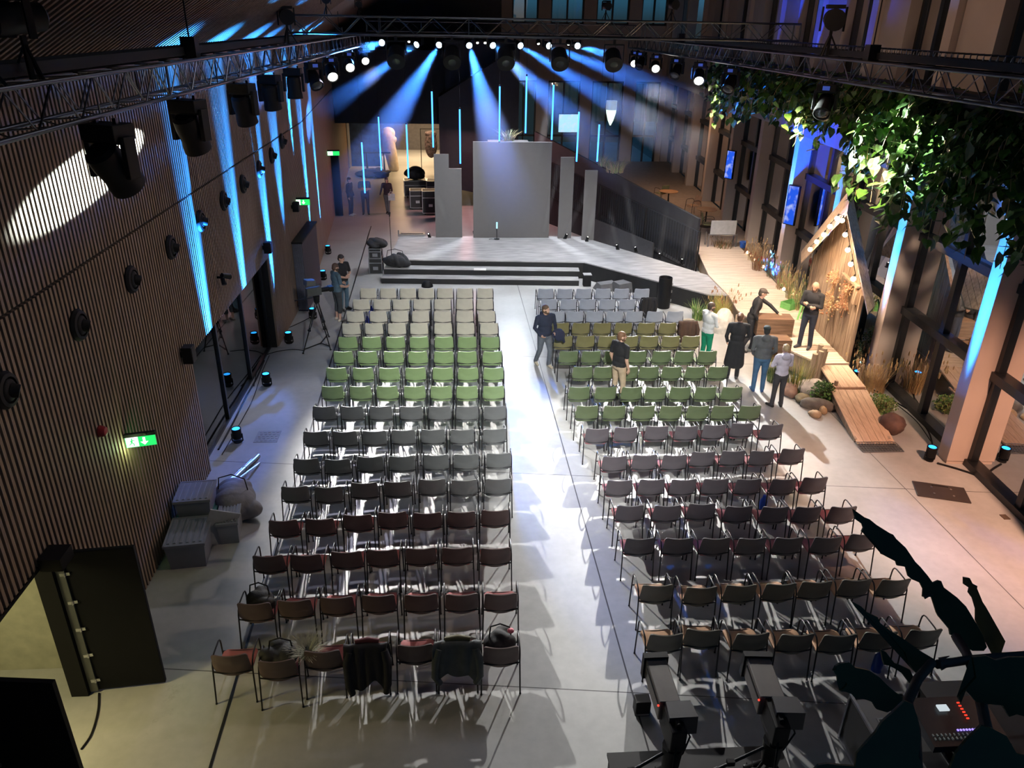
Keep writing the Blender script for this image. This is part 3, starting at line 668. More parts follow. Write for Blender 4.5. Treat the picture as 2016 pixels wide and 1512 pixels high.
# ---------------------------------------------------------------- the lamps' light and added fills, not tied to a head above
lamp('SPOT', 'stage_wash', (.6, 20.5, 7.75), (1.4, 28.2, .6), 1500, (.93, .95, 1.), .25, 62, .8)
lamp('SPOT', 'stage_wash', (5.2, 20.5, 7.75), (6.0, 25.2, .6), 1500, (.96, .97, 1.), .25, 58, .8)
lamp('SPOT', 'stage_top_wash', (.5, 27.6, 7.6), (.6, 27.7, .6), 1700, (.93, .95, 1.), .25, 95, .9)
lamp('SPOT', 'stage_top_wash', (5.0, 26.0, 7.6), (5.4, 25.6, .6), 1500, (.93, .95, 1.), .25, 90, .9)
lamp('SPOT', 'stage_back_wash', (2.4, 33.3, 7.4), (2.2, 27.0, .6), 3000, (.85, .92, 1.), .25, 70, .8)
lamp('SPOT', 'warm_wash', (7.2, 18.2, 6.9), (9.3, 19.5, .6), 3600, (1., .78, .58), .2, 72, .8)
lamp('SPOT', 'warm_wash', (7.2, 24.6, 6.9), (9.5, 25.0, .6), 3200, (1., .80, .62), .2, 72, .8)
lamp('SPOT', 'warm_wash', (9.2, 6.9, 7.0), (10.3, 10.9, 0), 4600, (1., .52, .33), .2, 66, .9)
lamp('SPOT', 'warm_wash', (6.9, 13.2, 6.9), (9.5, 17.8, 2.3), 2600, (1., .78, .58), .1, 40, .7)
lamp('SPOT', 'side_fill', (-3.3, 21.4, 6.9), (-4.0, 14.0, 0), 1300, (.80, .78, 1.), .2, 50, 1.)  # fill added to lift the floor beside the slatted wall; no lit head here
lamp('SPOT', 'gobo_spot', (-3.88, 18.15, 7.06), (-5.0, 11.5, 6.28), 80000, (.86, 1., .92), .02, 5.6, .12)
lamp('SPOT', 'front_wash', (2.0, 2.2, 9.6), (2.6, 20.8, 0), 12000, (1., .98, .95), .3, 45, .8)
lamp('AREA', 'overhead_fill', (-1.0, 15.0, 10.4), (-1.6, 15.0, 0), 190, (.86, .86, 1.), 5.0)  # soft ambient fill added from overhead; no fixture hangs there
lamp('SPOT', 'wall_wash', (7.2, 10.2, 7.0), (-5.0, 9.8, 1.6), 850, (1., .76, .57), .2, 60, 1.)
lamp('AREA', 'corridor_light', (-2.2, 47.2, 3.3), (-2.2, 47.2, 0), 260, (1., .66, .34), 3.0)
lamp('AREA', 'corridor_light', (-2.4, 52, 3.2), (-2.4, 52, 0), 420, (1., .70, .40), 3.0)
lamp('AREA', 'cafe_light', (9.8, 36, 4.9), (9.6, 36, 0), 80, (1., .62, .36), 3.0)
lamp('AREA', 'backstage_light', (1.0, 36, 4.5), (.5, 33, 0), 220, (.95, .42, .42), 2.0)
lamp('AREA', 'side_room_fill', (-8.6, 16.5, 2.65), (-8.6, 16.5, 0), 90, (.74, .74, 1.), 2.0)  # added fill for the floor behind the glass, stands in for hall light
lamp('AREA', 'door_room_light', (-6.2, 6.6, 2.6), (-5.6, 6.4, 0), 45, (1., .86, .42), .6)
lamp('SPOT', 'door_room_light', (-5.9, 6.6, 2.2), (-3.6, 6.3, 0), 130, (1., .80, .34), .25, 95, .9)
lamp('AREA', 'upper_facade_fill', (6.0, 16.0, 9.6), (11.0, 18.0, 9.0), 45, (1., .62, .40), 4.0)  # warm fill added to brighten the upper fins and windows, no lamp there
lamp('AREA', 'outdoor_light', (16, 17, 5.5), (15, 18, 0), 120, (.85, .95, 1.), 3.0)

# uplights
def uplight(label, loc, aim, energy, group, angle=16, lit=True, scale=None):
    t = thing('uplight', label, 'uplight', loc, 0, group); x, y, z = 0, 0, 0
    b = MB(); b.bar((-.11, 0, .03), (.11, 0, .03), .05, .02); b.bar((-.11, 0, .03), (-.11, 0, .2), .03, .02); b.bar((.11, 0, .03), (.11, 0, .2), .03, .02); b.cyl((0, 0, 0), (0, 0, .03), .09, n=16); b.build('stand', 'black', t)
    b = MB(); b.lathe([(.07, .08), (.095, .10), (.10, .3), (.105, .31), (.10, .33), (.09, .32)], n=18); b.build('housing', 'black', t, 40)
    b = MB(); b.lathe([(.092, .30), (.088, .318), (.03, .33)], n=18); b.build('lens', 'ledblue', t, 40)
    L = Vector(loc)+Vector((0, 0, .37))
    lamp('SPOT', 'uplight_beam', L, aim, energy, (.02, .24, 1.), .06, angle, 1., scale=scale)
GU = 'blue uplights along the slatted wall'
for i, (x, y, en, lab) in enumerate(((-4.78, 14.6, 2600, 'lit blue uplight by the near end of the glazed wall opening'), (-4.78, 17.4, 2600, 'lit blue uplight in the middle of the glazed wall opening'), (-4.78, 20.15, 2400, 'lit blue uplight at the far jamb of the glazed wall opening'), (-4.45, 22.1, 1500, 'lit blue uplight behind the tripod camera'), (-4.74, 25.95, 2200, 'lit blue uplight just past the black portal'), (-5.06, 29.2, 2000, 'farthest lit blue uplight along the slatted wall'))):
    uplight(lab, (x, y, 0), (wallx(y)-.02 if i != 3 else -5.0, y, 5.6), en*80, GU, 13)
    if i < 3: lamp('SPOT', 'uplight_beam', (x, y, .40), (-3.1, y+.1, 9.0), en*40, (.02, .26, 1.), .05, 9, 1.)
lamp('SPOT', 'uplight_beam', (-4.8, 24.4, 3.4), (-5.02, 24.4, 7.0), 90000, (.02, .28, 1.), .06, 12, 1.)
GV = 'blue uplights at the window fins'
for i, y in enumerate(fy[1:9]):
    px = Vector(fpt(y-.02, -.27, 0))
    if i >= 1 and 17 < y < 28: px.z = 0
    lab = ['blue uplight outside the view at the nearest fin', 'lit blue uplight at the nearest fin, beside the floor plate', 'lit blue uplight at the fin behind the house front, near side', 'lit blue uplight at the fin behind the house front, far side', 'lit blue uplight at the fin beside the boardwalk screen', 'lit blue uplight at the fin behind the cafe tables', 'lit blue uplight at the fin past the cafe tables', 'farthest lit blue uplight at the window fins'][i]
    if i == 0: continue
    uplight(lab, tuple(px), fpt(y, .03, 6.6), 60000, GV, 12)
lamp('SPOT', 'spandrel_blue', (9.7, 22.9, .9), (10.35, 23.6, 5.7), 16000, (.0, .06, 1.), .2, 70, 1.)
lamp('SPOT', 'ivy_spot', (-3.3, 22.5, 6.9), tuple(OX(1800, 300, 8.5)), 330000, (.88, 1., .90), .05, 7., .35)

for y, lab in ((28, 'thin pipe across the trusses carrying most of the blue tubes'), (30, 'thin pipe across the trusses, second behind the front cross truss'), (33, 'thin pipe across the trusses just before the rear cross truss')):
    b = MB(); b.cyl((-4.1, y, 7.70), (7.7, y, 7.70), .024, n=8); tag(b.build('flown_pipe', 'blackm', None, 60), lab, 'pipe')
# LED tubes
for n, (u0, v0, u1, v1, y, lab) in enumerate(((850, 180, 850, 290, 28, 'glowing blue tube hanging just left of the stepped panel'), (905, 215, 907, 322, 28, 'glowing blue tube hanging between stepped and wide panels'), (984, 170, 984, 278, 28, 'glowing blue tube hanging above the wide panel, left one'), (1037, 150, 1036, 262, 28, 'glowing blue tube hanging above the wide panel, highest one'), (1090, 167, 1087, 275, 28, 'glowing blue tube hanging above the panels by the bright window'), (745, 230, 751, 335, 33, 'glowing blue tube hanging over the corridor beside the white sheet'), (800, 245, 803, 350, 30, 'glowing blue tube hanging over the corridor above the road cases'), (712, 280, 716, 380, 30, 'lowest glowing blue tube, in front of the back people'), (1140, 220, 1136, 318, 28, 'glowing blue tube hanging left of the planted wall'), (1180, 245, 1175, 318, 28, 'short glowing blue tube hanging over the planted wall'))):
    p, q = OY(u0, v0, y), OY(u1, v1, y); q.x = p.x; t = thing('led_tube', lab, 'light tube', tuple(p), 0, 'hanging blue light tubes')
    b = MB(); b.cyl((0, 0, 0), (0, 0, q.z-p.z), .028, n=10); b.build('tube', 'tube', t, 60)
    b = MB(); b.cyl((0, 0, 0), (0, 0, .06), .03, n=10); b.cyl((0, 0, q.z-p.z-.04), (0, 0, q.z-p.z), .03, n=10); b.build('end_cap', 'black', t)
    b = MB(); b.tube([(0, 0, .05), (0, 0, 7.68-p.z)], .004, 4); b.build('suspension_wire', 'black', t)

# haze made visible by the beams: cones of stage haze, thicker near the lamp, lit by a spot at each head
def beam_haze(L, r0, tan, dens):
    m, nt, o = _mat('beam_haze'); N = nt.nodes.new; K = nt.links.new
    s = N('ShaderNodeVolumeScatter'); s.inputs['Anisotropy'].default_value = .35; K(s.outputs[0], o.inputs['Volume'])
    tc = N('ShaderNodeTexCoord'); sp = N('ShaderNodeSeparateXYZ'); K(tc.outputs['Object'], sp.inputs[0])
    def mth(op, a, b=None):
        n = N('ShaderNodeMath'); n.operation = op
        for k, v in enumerate((a, b)):
            if v is None: continue
            if isinstance(v, (int, float)): n.inputs[k].default_value = v
            else: K(v, n.inputs[k])
        return n.outputs[0]
    r2 = mth('ADD', mth('MULTIPLY', sp.outputs[0], sp.outputs[0]), mth('MULTIPLY', sp.outputs[1], sp.outputs[1]))
    R = mth('ADD', mth('MULTIPLY', sp.outputs[2], tan), r0)
    fr = mth('MAXIMUM', mth('SUBTRACT', 1., mth('DIVIDE', r2, mth('MULTIPLY', R, R))), 0.)
    fl = mth('MINIMUM', mth('MULTIPLY', mth('MAXIMUM', mth('SUBTRACT', 1., mth('DIVIDE', sp.outputs[2], L)), 0.), 1.8), 1.)
    K(mth('MULTIPLY', mth('MULTIPLY', fr, fl), dens), s.inputs['Density']); return m
def beam(p, q, energy, deg, dens, color, nm, ext=1.3, src=.3):
    p, q = Vector(p), Vector(q); d = (q-p); L = d.length*ext; d.normalize(); tan = math.tan(math.radians(deg/2)); r0 = .11
    b = MB(); b.cyl((0, 0, 0), (0, 0, L), r0, r0+L*tan, n=24)
    o = b.build('haze', beam_haze(L, r0, tan, dens)); tag(o, nm, 'haze', None, 'stuff')
    o.location = p+d*src; o.rotation_mode = 'QUATERNION'; o.rotation_quaternion = d.to_track_quat('Z', 'Y')
    lamp('SPOT', 'beam_light', p+d*(src-.05), q, energy, color, .08, deg*1.15, .4)
for i, (p, q) in enumerate(beams):
    beam(p, q, 34000, (7, 8, 8.5, 8.5, 7, 6, 5.5, 5)[i], .115, (.045, .235, 1.), 'blue haze beam, %s from the slatted wall' % BEAMS[i][2], (1.0, 1.0, 1.9, 1.9, 1.8, 1.8, 1.1, 1.2)[i])
# ------------------------------------------------------------------ people
SKIN = mat('skin', (.55, .34, .25), .55, var=.06); SKIN2 = mat('skin_tan', (.46, .27, .19), .55, var=.06)
_clm = {}
def cloth(c, r=.85):
    k = tuple(c)
    if k not in _clm: _clm[k] = mat('cloth_%d' % len(_clm), c, r, var=.14, scale=9., bump=.35, bscale=28.)
    return _clm[k]
def capsule(mb, p0, p1, r0, r1, n=14):
    p0, p1 = Vector(p0), Vector(p1); d = p1-p0
    if d.length < 1e-5: mb.ell(p0, max(r0, r1)); return
    mb.cyl(p0, p1, r0, r1, n); mb.ell(p0, r0, nu=n, nv=8); mb.ell(p1, r1, nu=n, nv=8)
def _dist(P, prim):
    if prim[0] == 'c':
        _, a, b, r0, r1, _l = prim; a, b = np.array(a), np.array(b); ab = b-a; t = np.clip(((P-a) @ ab)/max(1e-9, ab @ ab), 0, 1)
        return np.linalg.norm(P-(a+t[:, None]*ab), axis=1)-(r0+(r1-r0)*t)
    _, c, r, Rm, _l = prim; q = P-np.array(c)
    if Rm is not None: q = q @ np.array(Rm)
    r = np.array(r); k = np.linalg.norm(q/r, axis=1); return (k-1)*r.min()
def merge(prims, name, mats, parent, voxel=.012, smooth=5):
    mb = MB()
    for p in prims:
        if p[0] == 'c': capsule(mb, *p[1:5])
        else: mb.ell(p[1], *p[2], 18, 12, p[3])
    o = mb.build('tmp', 'black'); md = o.modifiers.new('r', 'REMESH'); md.mode = 'VOXEL'; md.voxel_size = voxel
    sm = o.modifiers.new('s', 'SMOOTH'); sm.iterations = smooth; sm.factor = .5
    dg = bpy.context.evaluated_depsgraph_get(); dg.update(); me = bpy.data.meshes.new_from_object(o.evaluated_get(dg))
    bpy.data.objects.remove(o); me.materials.clear()
    for m in mats: me.materials.append(m)
    n = len(me.polygons); C = np.zeros(n*3); me.polygons.foreach_get('center', C); C = C.reshape(-1, 3)
    D = np.stack([_dist(C, p) for p in prims]); lab = np.array([p[-1] for p in prims])[D.argmin(0)]
    me.polygons.foreach_set('material_index', lab.astype(np.int32)); me.polygons.foreach_set('use_smooth', [True]*n); me.update(); me.name = name
    ob = bpy.data.objects.new(name, me); COL.objects.link(ob); ob.parent = parent; return ob
def hand(P, wrist, direction, palmn, lab, curl=.5):
    w = Vector(wrist); d = Vector(direction).normalized(); n = Vector(palmn); n = (n-d*n.dot(d)).normalized(); s = d.cross(n)
    pc = w+d*.045; P.append(('c', tuple(w), tuple(pc), .026, .032, lab))
    for k, ln in enumerate((.068, .078, .072, .056)):
        o = s*((k-1.5)*.019); b0 = w+d*.075+o; b1 = b0+(d*math.cos(curl*.6)+n*math.sin(curl*.6))*ln*.55; b2 = b1+(d*math.cos(curl*1.6)+n*math.sin(curl*1.6))*ln*.5
        P.append(('c', tuple(w+d*.02+o*.8), tuple(b0), .017, .0125, lab)); P.append(('c', tuple(b0), tuple(b1), .0125, .011, lab)); P.append(('c', tuple(b1), tuple(b2), .011, .0095, lab))
    t0 = w+d*.025-s*.03; t1 = t0+(d*.7-s*.55+n*.3).normalized()*.04; t2 = t1+(d*.9-s*.1+n*.35).normalized()*.03
    P.append(('c', tuple(t0), tuple(t1), .016, .013, lab)); P.append(('c', tuple(t1), tuple(t2), .013, .010, lab))
def person(label, loc, rz, H=1.75, top=(.02, .02, .025), legs=(.05, .05, .06), shoes=(.02, .02, .02), hair=(.06, .04, .03), hairstyle='short', skin=None, arms=None, legp=None, lean=0., head=(0, 0), coat=None, shortsleeve=False, bare=False, cap=None, beard=None, hood=None, fem=False, thick=1.12, voxel=.012, z=0., name='person'):
    """local frame: faces +y, origin on the floor between the feet; heights written for 1.75 m and scaled"""
    t = thing(name, label, 'person', (loc[0], loc[1], z), rz); k = H/1.75
    sk = skin or SKIN; mats = [sk, cloth(top), cloth(legs), cloth(shoes, .5), cloth(coat or top)]
    P = []; lx = lean
    sp = lambda z: Vector((0, lx*max(0, z-.92)/.6*.6, z))           # spine point, leaning forward with height
    W = (.9 if fem else 1.)*thick; T = 4 if coat else 1
    P.append(('e', tuple(sp(1.30)), (.185*W, .118*W, .20), None, T)); P.append(('e', tuple(sp(1.10)), (.165*W, .112*W, .18), None, T)); P.append(('e', tuple(sp(.97)), (.175*W, .125*W, .13), None, T)); P.append(('e', (0, 0, .90), (.17*W, .12*W, .10), None, 2 if not coat else 4))
    P.append(('c', tuple(sp(1.425)+Vector((-.145*W, 0, 0))), tuple(sp(1.425)+Vector((.145*W, 0, 0))), .068, .068, T)); P.append(('c', tuple(sp(1.43)), tuple(sp(1.47)), .085, .065, T))
    nb, hc = sp(1.46), sp(1.615)+Vector((0, .02, 0)); yaw, pit = head
    P.append(('c', tuple(nb), tuple(hc-Vector((0, 0, .06))), .058, .054, 0))
    Rh = Matrix.Rotation(yaw, 3, 'Z') @ Matrix.Rotation(-pit, 3, 'X'); hp = lambda x, y, z: tuple(hc+Rh @ Vector((x, y, z)))
    P.append(('e', hp(0, -.008, .022), (.077, .097, .10), Rh, 0)); P.append(('e', hp(0, .022, -.05), (.058, .068, .072), Rh, 0))
    P.append(('c', hp(0, .088, .015), hp(0, .108, -.022), .011, .015, 0))
    for s in (-1, 1): P.append(('e', hp(s*.078, -.008, -.005), (.012, .022, .032), Rh, 0))
    if hood: P.append(('e', tuple(sp(1.46)+Vector((0, -.10, 0))), (.12, .075, .10), None, T))
    arms = arms or {}; lp = legp or {}
    for s, nm in ((-1, 'l'), (1, 'r')):
        sh = sp(1.42)+Vector((s*.19*W, 0, 0)); el, wr, hd_, pn = arms.get(nm, ((s*.25, -.03, 1.13), (s*.25, .06, .89), (0, .15, -1), (-s, 0, 0)))
        el, wr = Vector(el), Vector(wr)
        P.append(('c', tuple(sh), tuple(el), .058, .047, T))
        if shortsleeve: m1 = sh.lerp(el, .72); P.append(('c', tuple(sh.lerp(el, .6)), tuple(el), .043, .041, 0)); P.pop(-2); P.append(('c', tuple(sh), tuple(m1), .06, .056, T))
        P.append(('c', tuple(el), tuple(wr), .043 if shortsleeve else .050, .029 if shortsleeve else .038, 0 if shortsleeve else T))
        hand(P, wr, hd_, pn, 0)
        kn, an, td = lp.get(nm, ((s*.105, .02, .50), (s*.11, -.02, .09), (s*.15, 1, 0))); kn, an = Vector(kn), Vector(an)
        hip = Vector((s*.09, 0, .90)); low = .058
        P.append(('c', tuple(hip), tuple(kn), .093*thick, .066, 2))
        if bare: mid = kn.lerp(an, .45); P.append(('c', tuple(kn), tuple(mid), .07, .07, 2)); P.append(('c', tuple(mid), tuple(an), .048, .036, 0))
        else: P.append(('c', tuple(kn), tuple(an+Vector((0, 0, .0))), .066, .056, 2))
        d = Vector((td[0], td[1], 0)).normalized(); hl = Vector((an.x, an.y, an.z-.045))
        P.append(('c', tuple(hl-d*.035), tuple(hl+d*.07), .044, .044, 3)); P.append(('c', tuple(hl+d*.07), tuple(hl+d*.165-Vector((0, 0, .006))), .044, .036, 3))
    if coat and hairstyle != 'jacket':
        for s in (-1, 0, 1): P.append(('c', (s*.075, -.005, .95), (s*.10, -.01, .42), .125, .15, 4))
    P2 = []
    for p in P:
        if p[0] == 'c': P2.append(('c', tuple(Vector(p[1])*k), tuple(Vector(p[2])*k), p[3]*k, p[4]*k, p[5]))
        else: P2.append(('e', tuple(Vector(p[1])*k), tuple(x*k for x in p[2]), p[3], p[4]))
    zmin = min((min(p[1][2]-p[3], p[2][2]-p[4]) for p in P2 if p[0] == 'c')); t.location.z = z-zmin
    merge(P2, 'body', mats, t, voxel*k)
    hk = lambda x, y, z: Vector(hp(x, y, z))*k
    if hairstyle != 'bald':
        Q = [('e', tuple(hk(0, -.016, .04)), (.083*k, .100*k, .092*k), Rh, 0), ('e', tuple(hk(0, -.05, -.01)), (.075*k, .062*k, .085*k), Rh, 0)]
        if hairstyle == 'curly': Q = [('e', tuple(hk(.05*math.cos(a)*math.sin(b), -.02+.07*math.sin(a)*math.sin(b), .03+.075*math.cos(b))), (.042*k,)*3, Rh, 0) for b in (.2, .8, 1.4, 1.9) for a in [q*PI/4 for q in range(8)] if not (b > 1. and .1 < math.sin(a))]
        if hairstyle == 'bun': Q.append(('e', tuple(hk(0, -.10, .05)), (.045*k,)*3, Rh, 0))
        if hairstyle == 'bob': Q.append(('e', tuple(hk(0, -.055, -.05)), (.088*k, .062*k, .10*k), Rh, 0))
        merge(Q, 'hair', [cloth(hair, .6)], t, .012*k, 2)
    if cap: merge([('e', tuple(hk(0, -.01, .062)), (.088*k, .106*k, .072*k), Rh, 0), ('c', tuple(hk(-.03, .09, .055)), tuple(hk(.03, .09, .055)), .022*k, .022*k, 0), ('c', tuple(hk(-.02, .125, .048)), tuple(hk(.02, .125, .048)), .016*k, .016*k, 0)], 'cap', [cloth(cap)], t, .010*k, 1)
    if beard: merge([('e', tuple(hk(0, .045, -.082)), (.05*k, .052*k, .045*k), Rh, 0)]+[('e', tuple(hk(s*.055, .02, -.05)), (.022*k, .045*k, .05*k), Rh, 0) for s in (-1, 1)], 'beard', [cloth(beard)], t, .010*k, 1)
    b = MB()
    for s in (-1, 1): b.ell(hk(s*.032, .083, .022), .009*k, nu=8, nv=6)
    b.build('eyes', 'black', t); b = MB(); b.ell(hk(0, .083, -.062), .022*k, .008*k, .006*k, 10, 6, Rh); b.build('mouth', mat('lips', (.35, .14, .12), .5) if 'lips' not in bpy.data.materials else bpy.data.materials['lips'], t)
    return t
PKT = lambda s: ((s*.27, -.06, 1.14), (s*.215, .10, .97), (-s*.5, .4, -.9), (-s, 0, 0))            # hand in pocket
CROSS = {'l': ((-.25, .06, 1.15), (.02, .205, 1.19), (1, .1, .15), (0, -1, 0)), 'r': ((.25, .06, 1.15), (-.03, .225, 1.13), (-1, .1, .2), (0, -1, 0))}
BACKP = {'l': PKT(-1), 'r': PKT(1)}
def at(u, v, z=0): return tuple(G(u, v, z))
# in the aisle: dark hoodie, grey joggers, jacket over the arm, walking towards the camera side
p = at(1070, 722)
man = person('bearded man walking in the aisle, navy hoodie and grey joggers, jacket on his arm', p, PI+.35, 1.74, (.016, .022, .045), (.11, .125, .15), (.55, .48, .36), (.10, .06, .035), 'short', beard=(.09, .055, .035), hood=True, head=(.55, -.05),
       arms={'l': ((-.29, .02, 1.14), (-.20, .22, 1.06), (.5, 1, -.1), (0, 0, -1)), 'r': ((.27, -.05, 1.13), (.18, .12, .97), (-.6, .3, -.5), (-1, 0, 0))}, legp={'l': ((-.11, .12, .51), (-.12, .06, .10), (-.1, 1, 0)), 'r': ((.11, -.03, .50), (.13, -.22, .12), (.1, 1, 0))}, thick=1.2)
def drape_blob(label, loc, size, col, seed=0, name='jacket', cat='jacket', strap=False, rz=0, group=None, flat=1.):
    rnd = random.Random(seed); Q = [('e', (rnd.uniform(-.3, .3)*size[0], rnd.uniform(-.3, .3)*size[1], size[2]*rnd.uniform(.3, .6)), (size[0]*rnd.uniform(.25, .45), size[1]*rnd.uniform(.25, .45), size[2]*rnd.uniform(.25, .4)), Euler((rnd.uniform(-.4, .4), rnd.uniform(-.4, .4), rnd.uniform(0, 3))).to_matrix(), 0) for _ in range(9)]
    Q.append(('e', (0, 0, size[2]*.42), (size[0]*.5, size[1]*.5, size[2]*.42), None, 0))
    t = thing(name, label, cat, loc, rz, group); merge(Q, 'cloth' if not strap else 'bag_body', [cloth(col, .7)], t, .014, 9)
    if strap:
        b = MB(); b.tube([(-size[0]*.35, 0, size[2]*.7), (-size[0]*.3, .02, size[2]*1.15), (0, .03, size[2]*1.25), (size[0]*.3, .02, size[2]*1.1), (size[0]*.35, 0, size[2]*.7)], .011, 6); b.build('strap', 'black', t, 60)
    return t
jm = Matrix.Rotation(PI+.35, 4, 'Z'); jp = Vector(p)+jm @ Vector((-.24, .27, .84))
tj = thing('jacket', 'dark blue jacket hanging over the bearded man\'s forearm', 'jacket', tuple(jp), PI+.35)
merge([('e', (0, 0, .24), (.13, .085, .05), None, 0), ('e', (-.03, .06, .12), (.15, .05, .16), None, 0), ('e', (.02, -.05, .14), (.13, .04, .13), None, 0), ('c', (-.1, .07, .1), (-.14, .09, -.05), .05, .035, 0)], 'cloth', [cloth((.018, .022, .05))], tj, .013, 4)
# among the right rows: black tee, beige trousers, seen from behind, looking to the windows
person('man among the green chairs in black tee and beige trousers', at(1213, 790), -1.0, 1.80, (.014, .014, .016), (.48, .37, .25), (.03, .03, .03), (.16, .08, .04), 'short', shortsleeve=True, head=(-.45, .05), beard=(.13, .07, .04), legp={'l': ((-.11, .03, .50), (-.11, .0, .09), (-.2, 1, 0)), 'r': ((.12, .05, .50), (.15, .03, .09), (.3, 1, 0))})
person('man with folded arms in white sweatshirt and bright green trousers', at(1385, 716), -1.15, 1.74, (.70, .71, .70), (.0, .20, .105), (.03, .03, .03), (.06, .04, .03), 'short', arms=CROSS, head=(-.2, .1), beard=(.07, .045, .03))
person('person in a long black coat with hair tied up, seen from behind', at(1440, 744), -.25, 1.78, (.014, .014, .017), (.02, .02, .022), (.05, .05, .05), (.10, .05, .03), 'bun', coat=(.014, .014, .017), head=(-.3, .1), arms={'l': ((-.27, -.03, 1.13), (-.22, .1, .95), (0, .6, -.8), (1, 0, 0)), 'r': ((.27, .02, 1.15), (.2, .2, 1.04), (-.3, 1, .1), (0, 0, -1))})
person('man in black sweater and cap reaching out to the wooden crates', at(1470, 690), -1.95, 1.84, (.013, .013, .016), (.02, .02, .025), (.02, .02, .02), (.05, .04, .03), 'short', cap=(.075, .06, .05), lean=.22, head=(.15, .25),
       arms={'l': ((-.22, .40, 1.25), (-.16, .62, 1.08), (.1, 1, -.25), (0, 0, -1)), 'r': ((.29, .05, 1.15), (.25, .18, .94), (0, .4, -.9), (-1, 0, 0))}, legp={'l': ((-.11, .14, .52), (-.13, .10, .09), (-.1, 1, 0)), 'r': ((.11, .02, .50), (.13, -.16, .09), (.2, 1, 0))})
person('man in grey marl hoodie, blue jeans and dark beanie, seen from behind', at(1490, 770), -.15, 1.74, (.10, .105, .11), (.055, .13, .24), (.02, .07, .2), (.03, .03, .03), 'short', hood=True, cap=(.02, .03, .03), arms=BACKP, thick=1.25)
person('person with short blond hair in white hoodie and dark trousers, back turned', at(1527, 800), .05, 1.60, (.66, .62, .72), (.05, .05, .055), (.015, .015, .015), (.52, .38, .20), 'curly', hood=True, fem=True, arms=CROSS, legp={'l': ((-.10, .02, .50), (-.13, -.02, .09), (-.5, 1, 0)), 'r': ((.10, .02, .50), (.12, -.02, .09), (.2, 1, 0))})
person('bald man in black hoodie with folded arms standing on the boardwalk', at(1583, 684, .6), 2.35, 1.80, (.014, .014, .018), (.02, .026, .045), (.04, .045, .055), None, 'bald', skin=SKIN2, arms=CROSS, z=.6, head=(-.1, .28), beard=(.10, .06, .04), hood=True, legp={'l': ((-.11, .03, .50), (-.13, .0, .09), (-.1, 1, 0)), 'r': ((.11, .05, .50), (.12, .05, .09), (.3, 1, 0))})
# by the tripod camera
person('man in grey-blue tee and camouflage shorts by the tripod camera', at(668, 631), -1.0, 1.78, (.075, .13, .17), (.045, .05, .055), (.50, .46, .40), (.09, .05, .035), 'short', shortsleeve=True, bare=True, arms={'l': ((-.25, .05, 1.14), (-.08, .24, 1.10), (.8, .4, 0), (0, -1, 0)), 'r': ((.25, .04, 1.12), (.12, .25, 1.02), (-.5, .8, 0), (0, 0, 1))}, head=(.1, .2), beard=(.08, .05, .03))
person('man in black tee and jeans beside the one in camouflage shorts', at(679, 610), -2.3, 1.78, (.013, .013, .016), (.07, .13, .18), (.03, .03, .03), (.04, .03, .025), 'short', shortsleeve=True, arms={'l': ((-.25, .06, 1.14), (-.06, .24, 1.14), (.8, .4, 0), (0, -1, 0)), 'r': ((.25, .05, 1.13), (.10, .27, 1.10), (-.6, .8, 0), (0, 0, 1))}, head=(.35, .25))
# far people by the corridor
person('far person in dark jacket over a white shirt next to the slatted wall', at(692, 424), -1.9, 1.74, (.03, .035, .06), (.03, .03, .05), (.45, .42, .42), (.04, .03, .03), 'short', voxel=.018)
person('far man in dark tee and trousers behind the lowest blue tube', at(721, 422), PI+.1, 1.78, (.025, .025, .05), (.025, .025, .045), (.02, .02, .02), (.04, .03, .03), 'short', shortsleeve=True, arms=CROSS, voxel=.018)
wm = person('far woman in dark jacket and skirt walking up the corridor with a white bag', at(764, 421), PI-.15, 1.68, (.05, .025, .035), (.13, .12, .13), (.02, .02, .02), (.05, .03, .03), 'bob', fem=True, voxel=.018, arms={'l': ((-.25, .02, 1.14), (-.20, .2, 1.0), (.2, 1, -.3), (1, 0, 0)), 'r': ((.28, -.05, 1.14), (.34, .0, .92), (.2, 0, -1), (-1, 0, 0))}, legp={'l': ((-.07, .05, .50), (-.06, .03, .09), (0, 1, 0)), 'r': ((.07, -.02, .5), (.06, -.12, .10), (0, 1, 0))})
b = MB(); q = Vector(at(764, 421)); b.box((q.x+.22, q.y-.24, .83), (.30, .10, .30)); b.tube([(q.x+.12, q.y-.24, .97), (q.x+.15, q.y-.24, 1.06), (q.x+.28, q.y-.24, 1.06), (q.x+.31, q.y-.24, .97)], .012, 6); tag(b.build('tote_bag', cloth((.6, .56, .58))), 'white bag carried by the far woman in the corridor', 'bag')
